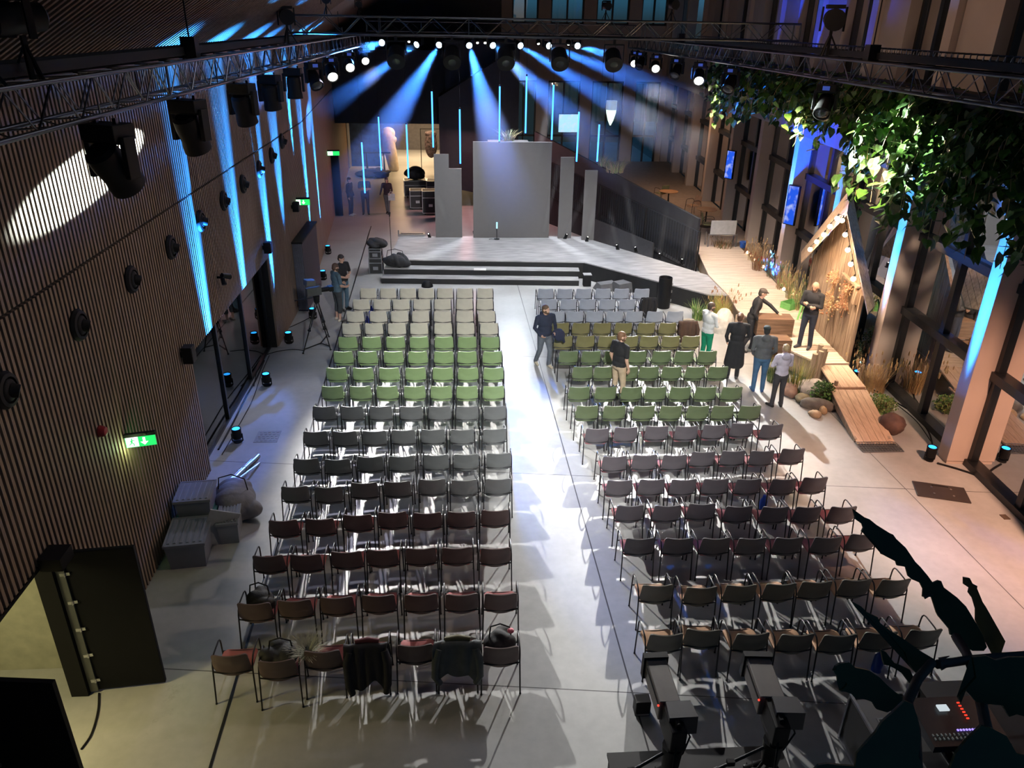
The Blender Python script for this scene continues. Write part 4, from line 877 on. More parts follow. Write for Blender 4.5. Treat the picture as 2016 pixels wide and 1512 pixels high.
# ------------------------------------------------------------------ furnishings along the slatted wall
def pxof(p):
    c = RC.T @ (np.array(p, float)-np.array([0, 0, CAMZ])); return 1008+FPX*c[0]/c[2], 756+FPX*c[1]/c[2]
def zat(x, y, v):
    lo, hi = -1., 14.
    for _ in range(40):
        m = (lo+hi)/2
        if pxof((x, y, m))[1] > v: lo = m
        else: hi = m
    return m
def one(mb, name, m, label, cat, group=None, smooth=None, kind=None): return tag(mb.build(name, m, None, smooth), label, cat, group, kind)
NZ = [(18, 768), (160, 640), (263, 550), (340, 487), (398, 435), (443, 395), (481, 362), (513, 333), (537, 306), (557, 278)]
RX = Matrix.Rotation(PI/2, 3, 'Y')
for i, (u, v) in enumerate(NZ):
    q = OX(u, v, -4.95); t = thing('air_nozzle', 'round black air nozzle on the slatted wall, %s from the door end' % ORD[i], 'air vent', (wallx(q.y), q.y, q.z), 0, 'air nozzles in a line on the slatted wall')
    b = MB(); b.lathe([(.21, 0), (.215, .02), (.19, .06), (.15, .07), (.14, .02), (.12, .01)], n=24, R=RX); b.build('collar', 'black', t, 40)
    b = MB(); b.ell((.05, 0, 0), .048, .13, .13, 16, 10); b.cyl((.06, 0, 0), (.14, .03, -.03), .085, .075, 16); b.build('ball', 'black', t, 40)
def exit_sign(label, loc, rz, wdt=.42, group='green exit signs', arrow=True):
    t = thing('exit_sign', label, 'exit sign', loc, rz, group)
    b = MB(); b.box((0, 0, .115), (wdt+.02, .06, .05)); b.build('housing', 'black', t)
    b = MB(); b.box((0, 0, 0), (wdt, .012, .18)); b.build('green_panel', emis('exit_green', (.02, .62, .12), 1.6) if 'exit_green' not in bpy.data.materials else bpy.data.materials['exit_green'], t)
    wm_ = emis('exit_white', (.85, 1., .85), 2.2) if 'exit_white' not in bpy.data.materials else bpy.data.materials['exit_white']
    b = MB(); h = -.0085; x0 = wdt*.12
    if arrow:     # down arrow on the green half
        b.prism([(x0-.018, .06), (x0+.018, .06), (x0+.018, -.01), (x0+.055, -.01), (x0, -.065), (x0-.055, -.01), (x0-.018, -.01)][::-1], h-.002, h, lambda x, y, z: (x, z, y))
    b.bbox((-wdt/2+.01, h-.002, -.08), (-.03, h, .08)); b.build('white_field', wm_, t)
    b = MB(); c = -wdt*.27; g2 = h-.004                                             # running figure in the doorway
    b.prism([(c+.012*math.cos(a*PI/4), .055+.012*math.sin(a*PI/4)) for a in range(8)][::-1], g2-.002, g2, lambda x, y, z: (x, z, y))
    for (ax_, az), (bx, bz), w_ in (((0, .04), (-.01, -.005), .022), ((0, .035), (.035, .02), .010), ((-.002, .035), (-.03, .01), .010), ((-.01, -.005), (.02, -.03), .013), ((.02, -.03), (.018, -.065), .012), ((-.01, -.005), (-.03, -.035), .013), ((-.03, -.035), (-.05, -.04), .012)):
        b.bar((c+ax_, g2-.001, az), (c+bx, g2-.001, bz), w_, .002, (0, 1, 0))
    b.build('running_figure', bpy.data.materials['exit_green'], t)
    for s in (-1, 1):
        pass
    return t
q = OX(277, 868, -4.8); exit_sign('green exit sign with running figure and arrow, beside the red alarm', (-4.80, q.y, q.z), .25)
b = MB(); b.bar((-5, q.y, q.z+.12), (-4.7, q.y, q.z+.12), .03, .02); b.build('bracket', 'black', bpy.data.objects['exit_sign'])['_'] = 1
bpy.data.objects['bracket'].matrix_parent_inverse = Matrix.LocRotScale(Vector((-4.80, q.y, q.z)), Euler((0, 0, .25)), None).inverted()
lamp('POINT', 'exit_glow', (-4.86, q.y-.1, q.z-.05), None, 6, (.7, 1., .45), .05)
q = OX(600, 398, wallx(26)+.25); exit_sign('green exit sign above the black portal', (q.x-.1, q.y, q.z), .1, .5)
q = OX(666, 302, -5.15); exit_sign('small far exit sign near the corridor', (wallx(q.y)+.25, q.y, q.z), .1, .5, arrow=False)
q = OX(203, 849, -4.95); t = thing('fire_alarm', 'red round fire alarm sounder on the slatted wall', 'alarm', (-5.0, q.y, q.z))
b = MB(); b.lathe([(.075, 0), (.08, .04), (.06, .09), (.03, .1)], n=20, R=RX); b.build('sounder', mat('alarm_red', (.28, .02, .03), .4), t, 40); b = MB(); b.lathe([(.085, 0), (.085, .02)], n=20, R=RX); b.build('base_ring', mat('alarm_base', (.2, .02, .02), .5), t, 40)
for (u, v, lab, s) in ((374, 697, 'small black loudspeaker at the near jamb of the glazed opening', .22), (529, 487, 'small black loudspeaker beside the black portal', .2), (584, 407, 'small black loudspeaker under the portal exit sign', .2)):
    q = OX(u, v, -4.85); t = thing('wall_speaker', lab, 'loudspeaker', (wallx(q.y), q.y, q.z), 0, 'small black wall loudspeakers')
    b = MB(); b.box((.13, 0, 0), (.18, s, s*1.4)); b.build('cabinet', 'black', t, bevel=.01); b = MB(); b.box((.222, 0, 0), (.006, s*.86, s*1.25)); b.build('front_cloth', 'dark', t); b = MB(); b.box((.02, 0, 0), (.05, .08, .1)); b.build('wall_mount', 'blackm', t)
q = OX(447, 546, -4.8); t = thing('wall_spot', 'small black adjustable spot lamp over the glazed opening', 'spot lamp', (-5, q.y, q.z))
b = MB(); b.cyl((0, 0, 0), (.12, 0, 0), .025); b.build('arm', 'black', t); b = MB(); b.cyl((.12, -.06, .06), (.22, .12, -.02), .05, .06, 14); b.cyl((.1, .02, -.02), (.14, -.05, -.14), .04, .05, 14); b.build('lamp_head', 'black', t, 50)
# double door, both leaves open into the hall
def leaf(label, y, hinge_x, ln, ang):
    t = thing('door_leaf', label, 'door', (hinge_x, y, 0), ang, 'open black door leaves')
    b = MB(); b.bbox((0, -.03, .03), (ln, .03, 2.28)); b.build('panel', mat('door_black', (.005, .0055, .008), .6, spec=.2) if 'door_black' not in bpy.data.materials else bpy.data.materials['door_black'], t, bevel=.006)
    b = MB(); b.bbox((-.0, -.055, .03), (.10, -.031, 2.26)); b.build('edge_strip', mat('door_strip', (.10, .105, .10), .5) if 'door_strip' not in bpy.data.materials else bpy.data.materials['door_strip'], t)
    for k in range(5):
        b = MB(); z = .22+k*.44; b.cyl((.10, -.06, z-.03), (.10, -.06, z+.03), .014, n=10); b.box((.13, -.047, z), (.05, .012, .045)); b.box((.07, -.06, z), (.05, .012, .045)); b.build('hinge', 'alu', t, 50)
    return t
leaf('open black door leaf with five bright hinges, facing the seats', 7.88, -4.995, .94, .10)
leaf('black door leaf nearest the camera, cut by the frame edge', 5.92, -4.995, .97, -.10)
b = MB(); b.bbox((-5.22, 7.78, 0), (-5.0, 7.9, 2.29)); b.bbox((-5.22, 5.84, 0), (-5.0, 5.9, 2.29)); b.bbox((-5.22, 5.84, 2.25), (-5.0, 7.9, 2.31)); struct(b.build('door_1', 'black'))
b = MB(); b.bbox((-4.98, 7.55, 2.25), (-4.72, 7.85, 2.42)); one(b, 'door_closer', 'black', 'black box above the open door leaf', 'door closer')
# black ribbed portal
x1, y1 = -4.73, 22.75; zt = zat(x1, y1, 478); t = thing('portal', 'black portal with vertical ribs standing out of the slatted wall', 'portal', (-5.0, 22.7, 0))
b = MB(); b.bbox((.01, .05, 0), (.30, 2.6, zt)); b.build('casing', mat('portal_black', (.012, .014, .03), .5), t)
b = MB()
for k in range(9): b.cyl((.03+k*.031, .04, .05), (.03+k*.031, .04, zt-.02), .012, n=8)
b.build('ribs', mat('rib_grey', (.16, .17, .22), .4), t, 60)
b = MB(); b.bbox((.01, -.02, zt-.02), (.33, 2.65, zt+.03)); b.build('top', 'black', t)
# crates, pole bundle
def plastic_crate(label, loc, rz, d, col, group='plastic storage crates by the slatted wall'):
    t = thing('storage_crate', label, 'crate', loc, rz, group); m = mat('crate_plastic_%d' % len(bpy.data.materials), col, .35, var=.05); x, y, z = d
    b = MB(); b.add([(-x*.44, -y*.44, 0), (x*.44, -y*.44, 0), (x*.44, y*.44, 0), (-x*.44, y*.44, 0), (-x/2, -y/2, z), (x/2, -y/2, z), (x/2, y/2, z), (-x/2, y/2, z)], [(3, 2, 1, 0), (0, 1, 5, 4), (1, 2, 6, 5), (2, 3, 7, 6), (3, 0, 4, 7), (4, 5, 6, 7)]); b.build('tub', m, t)
    b = MB()
    for k in range(6): b.box((-x*.4+k*x*.16, 0, z+.022), (x*.07, y*.86, .016))
    b.build('lid_ribs', m, t); b = MB()
    for s in (-1, 1): b.box((0, s*y/2, z), (x+.03, .03, .045)); b.box((s*x/2, 0, z), (.03, y, .045))
    b.box((0, 0, z+.006), (x, y, .02)); b.build('lid', m, t); return t
plastic_crate('large pale storage crate at the front of the stack by the wall', (-4.55, 10.75, 0), .12, (.62, .78, .48), (.20, .21, .26))
plastic_crate('green storage crate under the pale ones by the wall', (-4.62, 11.55, 0), .05, (.6, .7, .40), (.04, .16, .13))
plastic_crate('ribbed pale crate on top of the green one', (-4.62, 11.5, .45), .1, (.58, .62, .32), (.22, .22, .26))
plastic_crate('slim storage crate standing next to the bag', (-4.05, 11.3, 0), .15, (.34, .6, .42), (.24, .25, .28))
drape_blob('round grey bag with black straps behind the crates', (-4.15, 12.0, 0), (.75, .85, .62), (.16, .155, .17), 3, 'holdall_bag', 'bag', True)
for k, (x, ln, r, lab) in enumerate(((-4.55, 1.7, .03, 'thin metal pole leaning on the grey bag, nearest the wall'), (-4.45, 1.9, .04, 'thick metal pole with pale tip by the grey bag'), (-4.36, 1.55, .022, 'short metal pole by the grey bag'))):
    b = MB(); p0, p1 = Vector((x, 12.25, .25+.05*k)), Vector((x+.25, 12.25+ln*.9, .03)); b.cyl(p0, p1, r, n=10); b.cyl(p0.lerp(p1, .6), p0.lerp(p1, .64), r*1.3, n=10); one(b, 'metal_pole', 'alu', lab, 'pole', 'metal poles lying by the crates', 60)
b = MB(); b.bar((-4.28, 11.0, .02), (-4.02, 11.1, .62), .03, .50); one(b, 'acrylic_sheet', mat('acrylic', (.3, .31, .33), .15), 'pale sheet propped against the front crate', 'sheet')
# drain, floor plates, cables
b = MB(); A, B_ = Vector((-3.87, 33.6, .004)), Vector((-3.05, 5.2, .004)); n = 200
b.bar(A, B_, .035, .006); o = one(b, 'slot_drain', mat('drain_steel', (.05, .05, .055), .35, .8), 'narrow slot drain running along the floor beside the seats', 'drain')
t = thing('floor_plate', 'dark rectangular cable plate on the floor near the windows', 'floor plate', (9.33, 12.09, 0), -.32)
b = MB(); b.box((0, 0, .012), (.95, .55, .024)); b.build('plate', mat('plate_brown', (.045, .035, .032), .45), t, bevel=.008); b = MB()
for x, y in ((-.15, .12), (-.15, -.12), (.2, .12), (.2, -.12)): b.cyl((x, y, .024), (x, y, .034), .022, n=10)
b.build('bolts', 'alu', t); b = MB(); b.box((.02, .2, .026), (.3, .02, .006)); b.build('slot', 'black', t)
b = MB(); b.box((10.06, 11.23, .006), (.12, .15, .012)); one(b, 'floor_socket', mat('socket_brown', (.10, .07, .05), .5), 'small square floor socket near the window wall', 'socket')
t = thing('floor_grille', 'small perforated steel grille in the floor by the nearest uplight', 'grille', (-4.2, 14.8, 0)); b = MB(); b.box((0, 0, .003), (.5, .5, .006)); b.build('plate', mat('grille_plate', (.25, .25, .26), .4), t); b = MB()
for i in range(5):
    for j in range(5): b.box((-.18+i*.09+(j % 2)*.03, -.18+j*.09, .008), (.05, .03, .006))
b.build('stud_pattern', 'alu', t)
def cable(pts, label, r=.012, name='cable', group='black cables on the floor'):
    P = [Vector(p) for p in pts]; out = []
    for i in range(len(P)-1):
        p0, p1, p2, p3 = P[max(0, i-1)], P[i], P[i+1], P[min(len(P)-1, i+2)]
        for k in range(6):
            s = k/6; out.append(.5*((2*p1)+(p2-p0)*s+(2*p0-5*p1+4*p2-p3)*s*s+(3*p1-p0-3*p2+p3)*s**3))
    out.append(P[-1]); b = MB(); b.tube(out, r, 6); return one(b, name, 'black', label, 'cable', group, 60)
def fl(*uv): return [tuple(G(u, v, .012)) for u, v in uv]
cable(fl((430, 885), (460, 830), (485, 780), (505, 745), (520, 710)), 'cable bundle running between the nearest uplights', .022)
cable(fl((437, 895), (470, 838), (498, 785), (515, 735), (530, 700)), 'thin cable beside the uplight cable bundle', .010)
cable(fl((520, 700), (545, 692), (575, 688), (600, 690)), 'cable looping from the glazed opening to the tripod', .010)
cable(fl((500, 760), (505, 735), (515, 712), (519, 695)), 'cable rising from the pair of uplights', .010)
cable(fl((545, 655), (580, 640), (605, 628), (618, 620)), 'cable curving behind the tripod camera', .010)
cable(fl((395, 692), (440, 695), (480, 693), (510, 688)), 'cable lying across the glazed opening floor', .012)
cable(fl((195, 1365), (193, 1400), (180, 1445), (160, 1475)), 'black cable coming out under the open door leaf', .014)
cable(fl((1715, 765), (1760, 790), (1800, 815), (1828, 850), (1838, 890)), 'cable bundle along the window frame to the nearest fin uplight', .020)
cable(fl((1845, 912), (1890, 925), (1930, 940), (1975, 970), (2012, 1003)), 'thick cables running along the nearest window frame', .025)
cable(fl((1725, 768), (1770, 800), (1805, 830), (1832, 868)), 'thin cable beside the window cable bundle', .010)
# ------------------------------------------------------------------ tripod camera by the wall
def tripod(t, hub, feet, spread_z=.12, r=.016):
    for f in feet:
        f = Vector(f); h = Vector(hub); b = MB(); d = (f-h); sd = d.cross(Vector((0, 0, 1))).normalized()*.035; m = h.lerp(f, .55)
        b.cyl(h+sd, m+sd*.7, r*.8, n=8); b.cyl(h-sd, m-sd*.7, r*.8, n=8); b.cyl(m-d*.05, f+Vector((0, 0, .02)), r, n=8); b.bar(m+sd, m-sd, .05, .05); b.ell(f+Vector((0, 0, .022)), .03, .03, .022, 8, 6); b.build('leg', 'blackm', t, 60)
    c = sum((Vector(f) for f in feet), Vector())/3; b = MB()
    for f in feet: b.bar(Vector(f).lerp(c, .08)+Vector((0, 0, spread_z)), c+Vector((0, 0, spread_z)), .03, .02)
    b.build('spreader', 'blackm', t)
fA, fB, fC = G(597, 697), G(651, 690), G(648, 664); hub = Vector((0, 0, 0)); cx = (fA+fB+fC)/3
t = thing('tripod_camera', 'television camera on a black tripod by the slatted wall', 'camera', tuple(cx)); o_ = cx.copy()
tripod(t, (0, 0, 1.32), [fA-o_, fB-o_, fC-o_]); dirc = Vector((.75, .45, 0)).normalized(); sdc = Vector((-dirc.y, dirc.x, 0))
b = MB(); b.cyl((0, 0, 1.30), (0, 0, 1.48), .07, .09, 14); b.bar(Vector((0, 0, 1.45))-dirc*.1, Vector((0, 0, 1.40))-dirc*.55+sdc*.15, .02); b.build('fluid_head', 'black', t, 50)
b = MB(); b.bar(Vector((0, 0, 1.62))-dirc*.26, Vector((0, 0, 1.62))+dirc*.14, .14, .22); b.bar(Vector((0, 0, 1.78))-dirc*.1, Vector((0, 0, 1.78))+dirc*.15, .04, .04); b.build('body', mat('camera_grey', (.06, .06, .065), .5), t, bevel=.01)
b = MB(); b.cyl(Vector((0, 0, 1.62))+dirc*.14, Vector((0, 0, 1.62))+dirc*.36, .06, .07, 16); b.bar(Vector((0, 0, 1.62))+dirc*.36, Vector((0, 0, 1.62))+dirc*.47, .18, .13); b.build('lens', 'black', t, 50)
b = MB(); b.bar(Vector((0, 0, 1.90))-dirc*.28-sdc*.02, Vector((0, 0, 1.86))-dirc*.02, .22, .16); b.build('viewfinder', mat('viewfinder_grey', (.10, .10, .11), .5), t, bevel=.02)
# ------------------------------------------------------------------ on and around the stage
def flight_case(label, loc, rz, d, group='flight cases behind the stage', wheels=True):
    x, y, z = d; t = thing('flight_case', label, 'flight case', loc, rz, group); h = .1 if wheels else 0
    b = MB(); b.box((0, 0, h+z/2), (x, y, z)); b.build('body', mat('case_black', (.016, .016, .018), .5) if 'case_black' not in bpy.data.materials else bpy.data.materials['case_black'], t)
    b = MB()
    for sx in (-1, 1):
        for sy in (-1, 1): b.bar((sx*x/2, sy*y/2, h), (sx*x/2, sy*y/2, h+z), .028)
        for zz in (h, h+z, h+z*.7): b.bar((sx*x/2, -y/2, zz), (sx*x/2, y/2, zz), .026); b.bar((-x/2, sx*y/2, zz), (x/2, sx*y/2, zz), .026)
    b.build('edge_profile', 'alu', t); b = MB(); b.box((0, -y/2-.006, h+z*.35), (.18, .014, .12)); b.build('handle', 'alu', t)
    if wheels:
        for sx in (-1, 1):
            for sy in (-1, 1): b = MB(); b.cyl((sx*x*.36-.02, sy*y*.34, .05), (sx*x*.36+.02, sy*y*.34, .05), .05, n=12); b.build('caster', 'black', t, 50)
    return t
fcx = G(855, 418); flight_case('nearest flight case by the stepped panel, pale label on it', (fcx.x-.15, 36.0, 0), .05, (.75, .6, 1.0)); flight_case('flight case left of the labelled one behind the stage', (-2.0, 37.1, 0), .08, (.7, .6, .8))
flight_case('farther flight case with dark gear on top', (-2.25, 39.9, 0), .1, (1.1, .7, .75)); flight_case('rear flight case against the corridor edge', (-1.3, 39.0, 0), .0, (.6, .7, .9)); flight_case('tall flight case half hidden by the stepped panel', (-.88, 35.0, 0), .0, (.35, .6, 1.5))
drape_blob('dark gear heaped on the farther flight case', (-2.25, 39.9, .86), (.95, .7, .7), (.012, .012, .016), 5, 'gear_heap', 'gear')
t = thing('folding_stand', 'black folded stand leaning by the flight cases', 'stand', (-.95, 37.6, 0)); b = MB(); b.bar((-.2, 0, 0), (0, 0, 1.35), .05); b.bar((.3, 0, 0), (0, 0, 1.35), .05); b.build('frame', 'black', t); b = MB(); b.add([(-.1, .01, .5), (.22, .01, .35), (.0, .01, 1.3), (-.1, -.01, .5), (.22, -.01, .35), (0, -.01, 1.3)], [(0, 1, 2), (5, 4, 3), (0, 3, 4, 1), (1, 4, 5, 2), (2, 5, 3, 0)]); b.build('board', 'black', t)
flight_case('upper flight case at the left end of the stage steps', (-3.0, 26.9, .55), .0, (.42, .5, .34), 'flight cases at the stage steps', False); flight_case('lower flight case at the left end of the stage steps', (-3.0, 26.9, 0), .0, (.45, .55, .55), 'flight cases at the stage steps', False)
drape_blob('black bag lying on the flight cases beside the stage', (-2.98, 26.95, .91), (.6, .75, .32), (.014, .014, .016), 8, 'gear_bag', 'bag')
drape_blob('crumpled black bag lying on the stage steps', (-2.25, 26.12, .40), (.85, .42, .50), (.014, .014, .016), 11, 'gear_bag', 'bag', True)
b = MB(); p = G(791, 465, .6); b.box((p.x+.4, p.y, .64), (.95, .06, .05)); b.box((p.x+.4, p.y+.25, .64), (.95, .06, .05)); b.box((p.x-.06, p.y+.1, .66), (.06, .3, .06)); b.box((p.x+.86, p.y+.1, .66), (.06, .3, .06)); b.box((p.x-.12, p.y, .72), (.05, .05, .24)); one(b, 'stage_rail', 'alu', 'pale metal frame lying on the corridor end of the stage', 'frame')
t = thing('microphone_stand', 'thin black microphone stand at the left end of the stage', 'microphone stand', tuple(G(771, 507, .6))); b = MB(); b.cyl((0, 0, .02), (0, 0, 1.45), .012, n=8); b.build('pole', 'black', t, 60); b = MB(); b.cyl((0, 0, 0), (0, 0, .025), .13, n=18); b.build('base', 'black', t, 50); b = MB(); b.cyl((0, 0, 1.45), (.02, 0, 1.6), .022, .028, 10); b.build('microphone', 'black', t, 50)
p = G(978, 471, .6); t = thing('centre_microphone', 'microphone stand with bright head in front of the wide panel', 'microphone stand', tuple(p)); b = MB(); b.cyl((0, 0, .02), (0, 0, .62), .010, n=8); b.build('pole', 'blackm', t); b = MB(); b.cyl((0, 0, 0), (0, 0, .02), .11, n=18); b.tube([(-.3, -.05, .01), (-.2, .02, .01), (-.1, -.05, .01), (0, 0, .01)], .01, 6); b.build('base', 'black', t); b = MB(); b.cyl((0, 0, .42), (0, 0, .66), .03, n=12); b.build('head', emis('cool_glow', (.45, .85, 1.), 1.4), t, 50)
b = MB(); p = G(945, 531, .4); b.box((p.x, p.y, .415), (.42, .16, .03), Matrix.Rotation(-.05, 3, 'Z')); one(b, 'paper_sheet', mat('paper', (.75, .75, .74), .7), 'white folded paper lying on the upper stage step', 'paper')
p = G(1305, 605); t = thing('black_tube', 'tall black cylinder standing by the angled stage front', 'cylinder', tuple(p)); zt2 = zat(p.x, p.y, 546); b = MB(); b.lathe([(.20, 0), (.21, .02), (.21, zt2), (.19, zt2), (.18, zt2-.1), (.02, zt2-.1)], n=28); b.build('shell', 'black', t, 40); b = MB()
for z in (.25, .55, .8): b.box((.21, -.05, z), (.03, .05, .08))
b.build('catch', 'alu', t)
p = G(1155, 562); b = MB(); b.box((p.x, p.y, .2), (.26, .24, .40)); o = one(b, 'floor_box', 'black', 'small black box standing at the right end of the steps', 'box'); b = MB(); b.box((p.x, p.y, .405), (.28, .26, .02)); b.build('lid', mat('grey_lid', (.35, .35, .36), .5), o)
for (u, v, s, lab, rz) in ((1222, 572, 1., 'grey stage monitor wedge behind the front blue-grey chairs', .5), (1190, 570, .8, 'pale low wedge at the foot of the stage skirt', .4)):
    p = G(u, v); b = MB(); b.prism([(-.35*s, 0), (.35*s, 0), (.28*s, .33*s), (-.05*s, .36*s)], -.3, .3, lambda x, y, z: (x, z, y)); b.xf(Matrix.Translation(p) @ Matrix.Rotation(rz-1.6, 4, 'Z')); one(b, 'stage_monitor', mat('wedge_grey_%s' % u, (.11, .11, .115), .6), lab, 'monitor', 'stage monitor wedges')
p = G(841, 566); b = MB(); b.ell((p.x, p.y+.1, .0), .20, .17, .22, 18, 10); one(b, 'stage_dome', 'black', 'black rounded box on the floor before the steps', 'floor box', smooth=60)
# pin spots on the stage edge, with thin beams
pins = [(846, 470, 838, 445, .0), (889, 467, 866, 398, 1), (935, 467, 922, 395, 1), (1023, 467, 1090, 175, 1), (1068, 470, 1098, 330, 1), (1112, 473, 1150, 385, 1), (1155, 478, 1168, 420, 0), (1216, 494, 1203, 425, 1), (1252, 499, 1232, 370, 1), (1297, 512, 1311, 420, 1), (1341, 523, 1358, 440, 1)]
for i, (u, v, u2, v2, hz) in enumerate(pins):
    p = G(u, v-3, .6); q = OY(u2, v2, p.y-.35); t = thing('pin_spot', 'small floor pin spot on the stage edge, %s from the corridor end' % ORD[i], 'stage light', tuple(p), 0, 'floor pin spots along the back edge of the stage')
    d = (q-p).normalized(); R = Vector((0, 0, 1)).rotation_difference(d).to_matrix(); b = MB(); b.box((0, 0, .02), (.12, .12, .04)); b.lathe([(.04, .05), (.055, .08), (.055, .2), (.05, .2)], n=12, R=R); b.build('housing', 'black', t, 40); b = MB(); b.lathe([(.049, .18), (.02, .2)], n=12, R=R); b.build('lens', 'lenswhite', t)
    PINS = globals().setdefault('PINS', []); PINS.append((p, q, hz))
for i, (p, q, hz) in enumerate(PINS): beam(p, q, 420, 2.2, .5, (.55, .78, 1.), 'thin pale haze beam of the pin spot %s from the corridor end' % ORD[i], 1.05, .24)
# ------------------------------------------------------------------ stair railing, dark parapet, planters
RA, RB = Vector((8.3, 25.75, 0)), Vector((5.35, 31.4, 0)); RD = (RB-RA).normalized(); RL = (RB-RA).length
t = thing('stair_railing', 'black bar railing climbing behind the stage to the gallery', 'railing', (0, 0, 0)); b = MB(); n = 46
RL2 = RL*1.75; top = lambda s: 1.72+.105*s; bot = lambda s: .25 if s < .5 else .30+.10*s
for k in range(n*2-10):
    s = RL2*k/(n*2-10); p = RA+RD*s; b.bar((p.x, p.y, bot(s)), (p.x, p.y, top(s)), .012, .035, RD)
b.build('balusters', 'trussm', t); b = MB(); b.bar(RA+Vector((0, 0, top(0))), RA+RD*RL2+Vector((0, 0, top(RL2))), .05, .04); b.build('handrail', 'trussm', t); b = MB(); b.bar(RA+Vector((0, 0, .25)), RA+RD*RL2+Vector((0, 0, bot(RL2))), .03, .05); b.build('bottom_rail', 'blackm', t); b = MB()
for s in (0, RL*.45, RL*.9, RL2): p = RA+RD*s; b.bar((p.x, p.y, 0), (p.x, p.y, top(s)), .05)
b.build('post', 'blackm', t)
off = Vector((RD.y, -RD.x, 0));  off = off if off.x > 0 else -off
b = MB()
def wallseg(s0, s1, z00, z01, z10, z11, d, th):
    p, q = RA+RD*s0+off*d, RA+RD*s1+off*d; v = [p, q, q+off*th, p+off*th]; zb = (z00, z10, z10, z00); ztp = (z01, z11, z11, z01)
    b.add([Vector((x.x, x.y, z)) for x, z in zip(v, zb)]+[Vector((x.x, x.y, z)) for x, z in zip(v, ztp)], [(3, 2, 1, 0), (4, 5, 6, 7), (0, 1, 5, 4), (1, 2, 6, 5), (2, 3, 7, 6), (3, 0, 4, 7)])
wallseg(.45, RL2, 0, 2.05, 0, 3.75, .30, .10); one(b, 'parapet_panel', 'dark', 'dark solid parapet behind the stair railing', 'parapet'); b = MB()
wallseg(2.2, RL-.1, .02, .82, .02, .98, -.12, .06); one(b, 'dark_screen', mat('dark_screen', (.05, .05, .055), .4), 'low dark screen leaning along the foot of the railing', 'screen')
b = MB(); wallseg(.5, RL2, .0, .25, .0, 1.9, .05, .22); struct(b.build('floor_stair_ramp', 'dark'))
def grass_clump(name, label, loc, n, h, spread, cols, w=.012, bend=.35, cat='plant', group=None, seed=1, tips=None):
    rnd = random.Random(seed); t = thing(name, label, cat, loc, 0, group); bs = [MB() for _ in cols]
    for k in range(n):
        a = rnd.uniform(0, 2*PI); r = spread*.35*math.sqrt(rnd.random()); x, y = r*math.cos(a), r*math.sin(a); hh = h*rnd.uniform(.55, 1.05); a2 = a+rnd.uniform(-.8, .8); bd = hh*bend*rnd.uniform(.3, 1.3); pr = None; b = bs[k % len(cols)]; sx, sy = -math.sin(a2)*w/2, math.cos(a2)*w/2; vs = []
        for j in range(5):
            s = j/4; px_, py_, pz = x+math.cos(a2)*bd*s*s, y+math.sin(a2)*bd*s*s, hh*(s-.25*bend*s*s); f = 1-s*.85; vs += [(px_-sx*f, py_-sy*f, pz), (px_+sx*f, py_+sy*f, pz)]
        b.add(vs, [(2*j, 2*j+1, 2*j+3, 2*j+2) for j in range(4)])
        if tips and rnd.random() < tips: b.ell((px_, py_, pz), .018, .018, .06, 6, 5)
    for b, c in zip(bs, cols): b.build('blades' if b is bs[0] else 'stems', c, t)
    return t
LG = {k: mat('leaf_'+k, c, .6, var=.3, scale=12) for k, c in {'green': (.10, .22, .05), 'dark': (.035, .085, .025), 'yellow': (.45, .36, .07), 'straw': (.55, .40, .20), 'rust': (.35, .15, .07), 'palegreen': (.28, .34, .12), 'dry': (.42, .27, .15), 'blueish': (.14, .30, .20)}.items()}
for lab, s, dz, n, h, sp, sd in (('spiky plant nearest the stair top on the parapet', RL*.98, .02, 90, .55, .6, 3), ('bushy grass plant on the parapet next to the short tube', RL*.86, 0, 160, .6, 1.0, 4)):
    p = RA+RD*s+off*.45; grass_clump('planter_grass', lab, (p.x, p.y, 2.05+1.7*(s-.45)/(RL2-.45)), n, h, sp, [LG['palegreen'], LG['straw']], .02, .8, group='plants on the parapet', seed=sd)
p = OY(1000, 280, 31.5); grass_clump('planter_grass', 'spiky dry plant showing above the wide panel', (p.x, 31.5, 3.9), 110, .55, .7, [LG['straw'], LG['palegreen']], .018, .9, seed=9, group='plants on the parapet'); b = MB(); b.bbox((p.x-.8, 31.3, 0), (p.x+.8, 31.8, 3.92)); one(b, 'planter_block', 'dark', 'dark planter block behind the wide panel', 'planter')
# ------------------------------------------------------------------ cafe beyond the boardwalk
b = MB(); b.prism([(8.92, 28.0), (fpt(28.0, .45, 0)[0], 28.0), (fpt(47.5, .45, 0)[0], 47.5), (5.6, 47.5), (5.6, 34.5)], 0, .6); struct(b.build('floor_cafe', mat('cafe_floor', (.42, .33, .27), .5)))
def cafe_table(label, loc):
    t = thing('cafe_table', label, 'table', loc, 0, 'round cafe tables'); b = MB(); b.lathe([(.40, .70), (.42, .715), (.42, .735), (.40, .74), (.02, .741)], n=28); b.build('tabletop', mat('table_oak', (.62, .32, .15), .45) if 'table_oak' not in bpy.data.materials else bpy.data.materials['table_oak'], t, 40)
    b = MB(); b.cyl((0, 0, .03), (0, 0, .71), .03, n=10); b.build('column', 'black', t, 50); b = MB(); b.lathe([(.24, 0), (.24, .02), (.05, .04)], n=22); b.build('base', 'black', t, 50)
for u, v, lab in ((1392, 411, 'round orange-topped cafe table nearest the boardwalk'), (1317, 376, 'round cafe table second from the boardwalk'), (1262, 378, 'round cafe table partly behind the dark parapet')):
    p = G(u, v, 1.34); cafe_table(lab, (p.x, p.y, .6))
CB['tan'] = CSM['tan'] = mat('chair_tan', (.58, .36, .22), .7); CB['moss'] = CSM['moss'] = mat('chair_moss', (.26, .25, .12), .7)
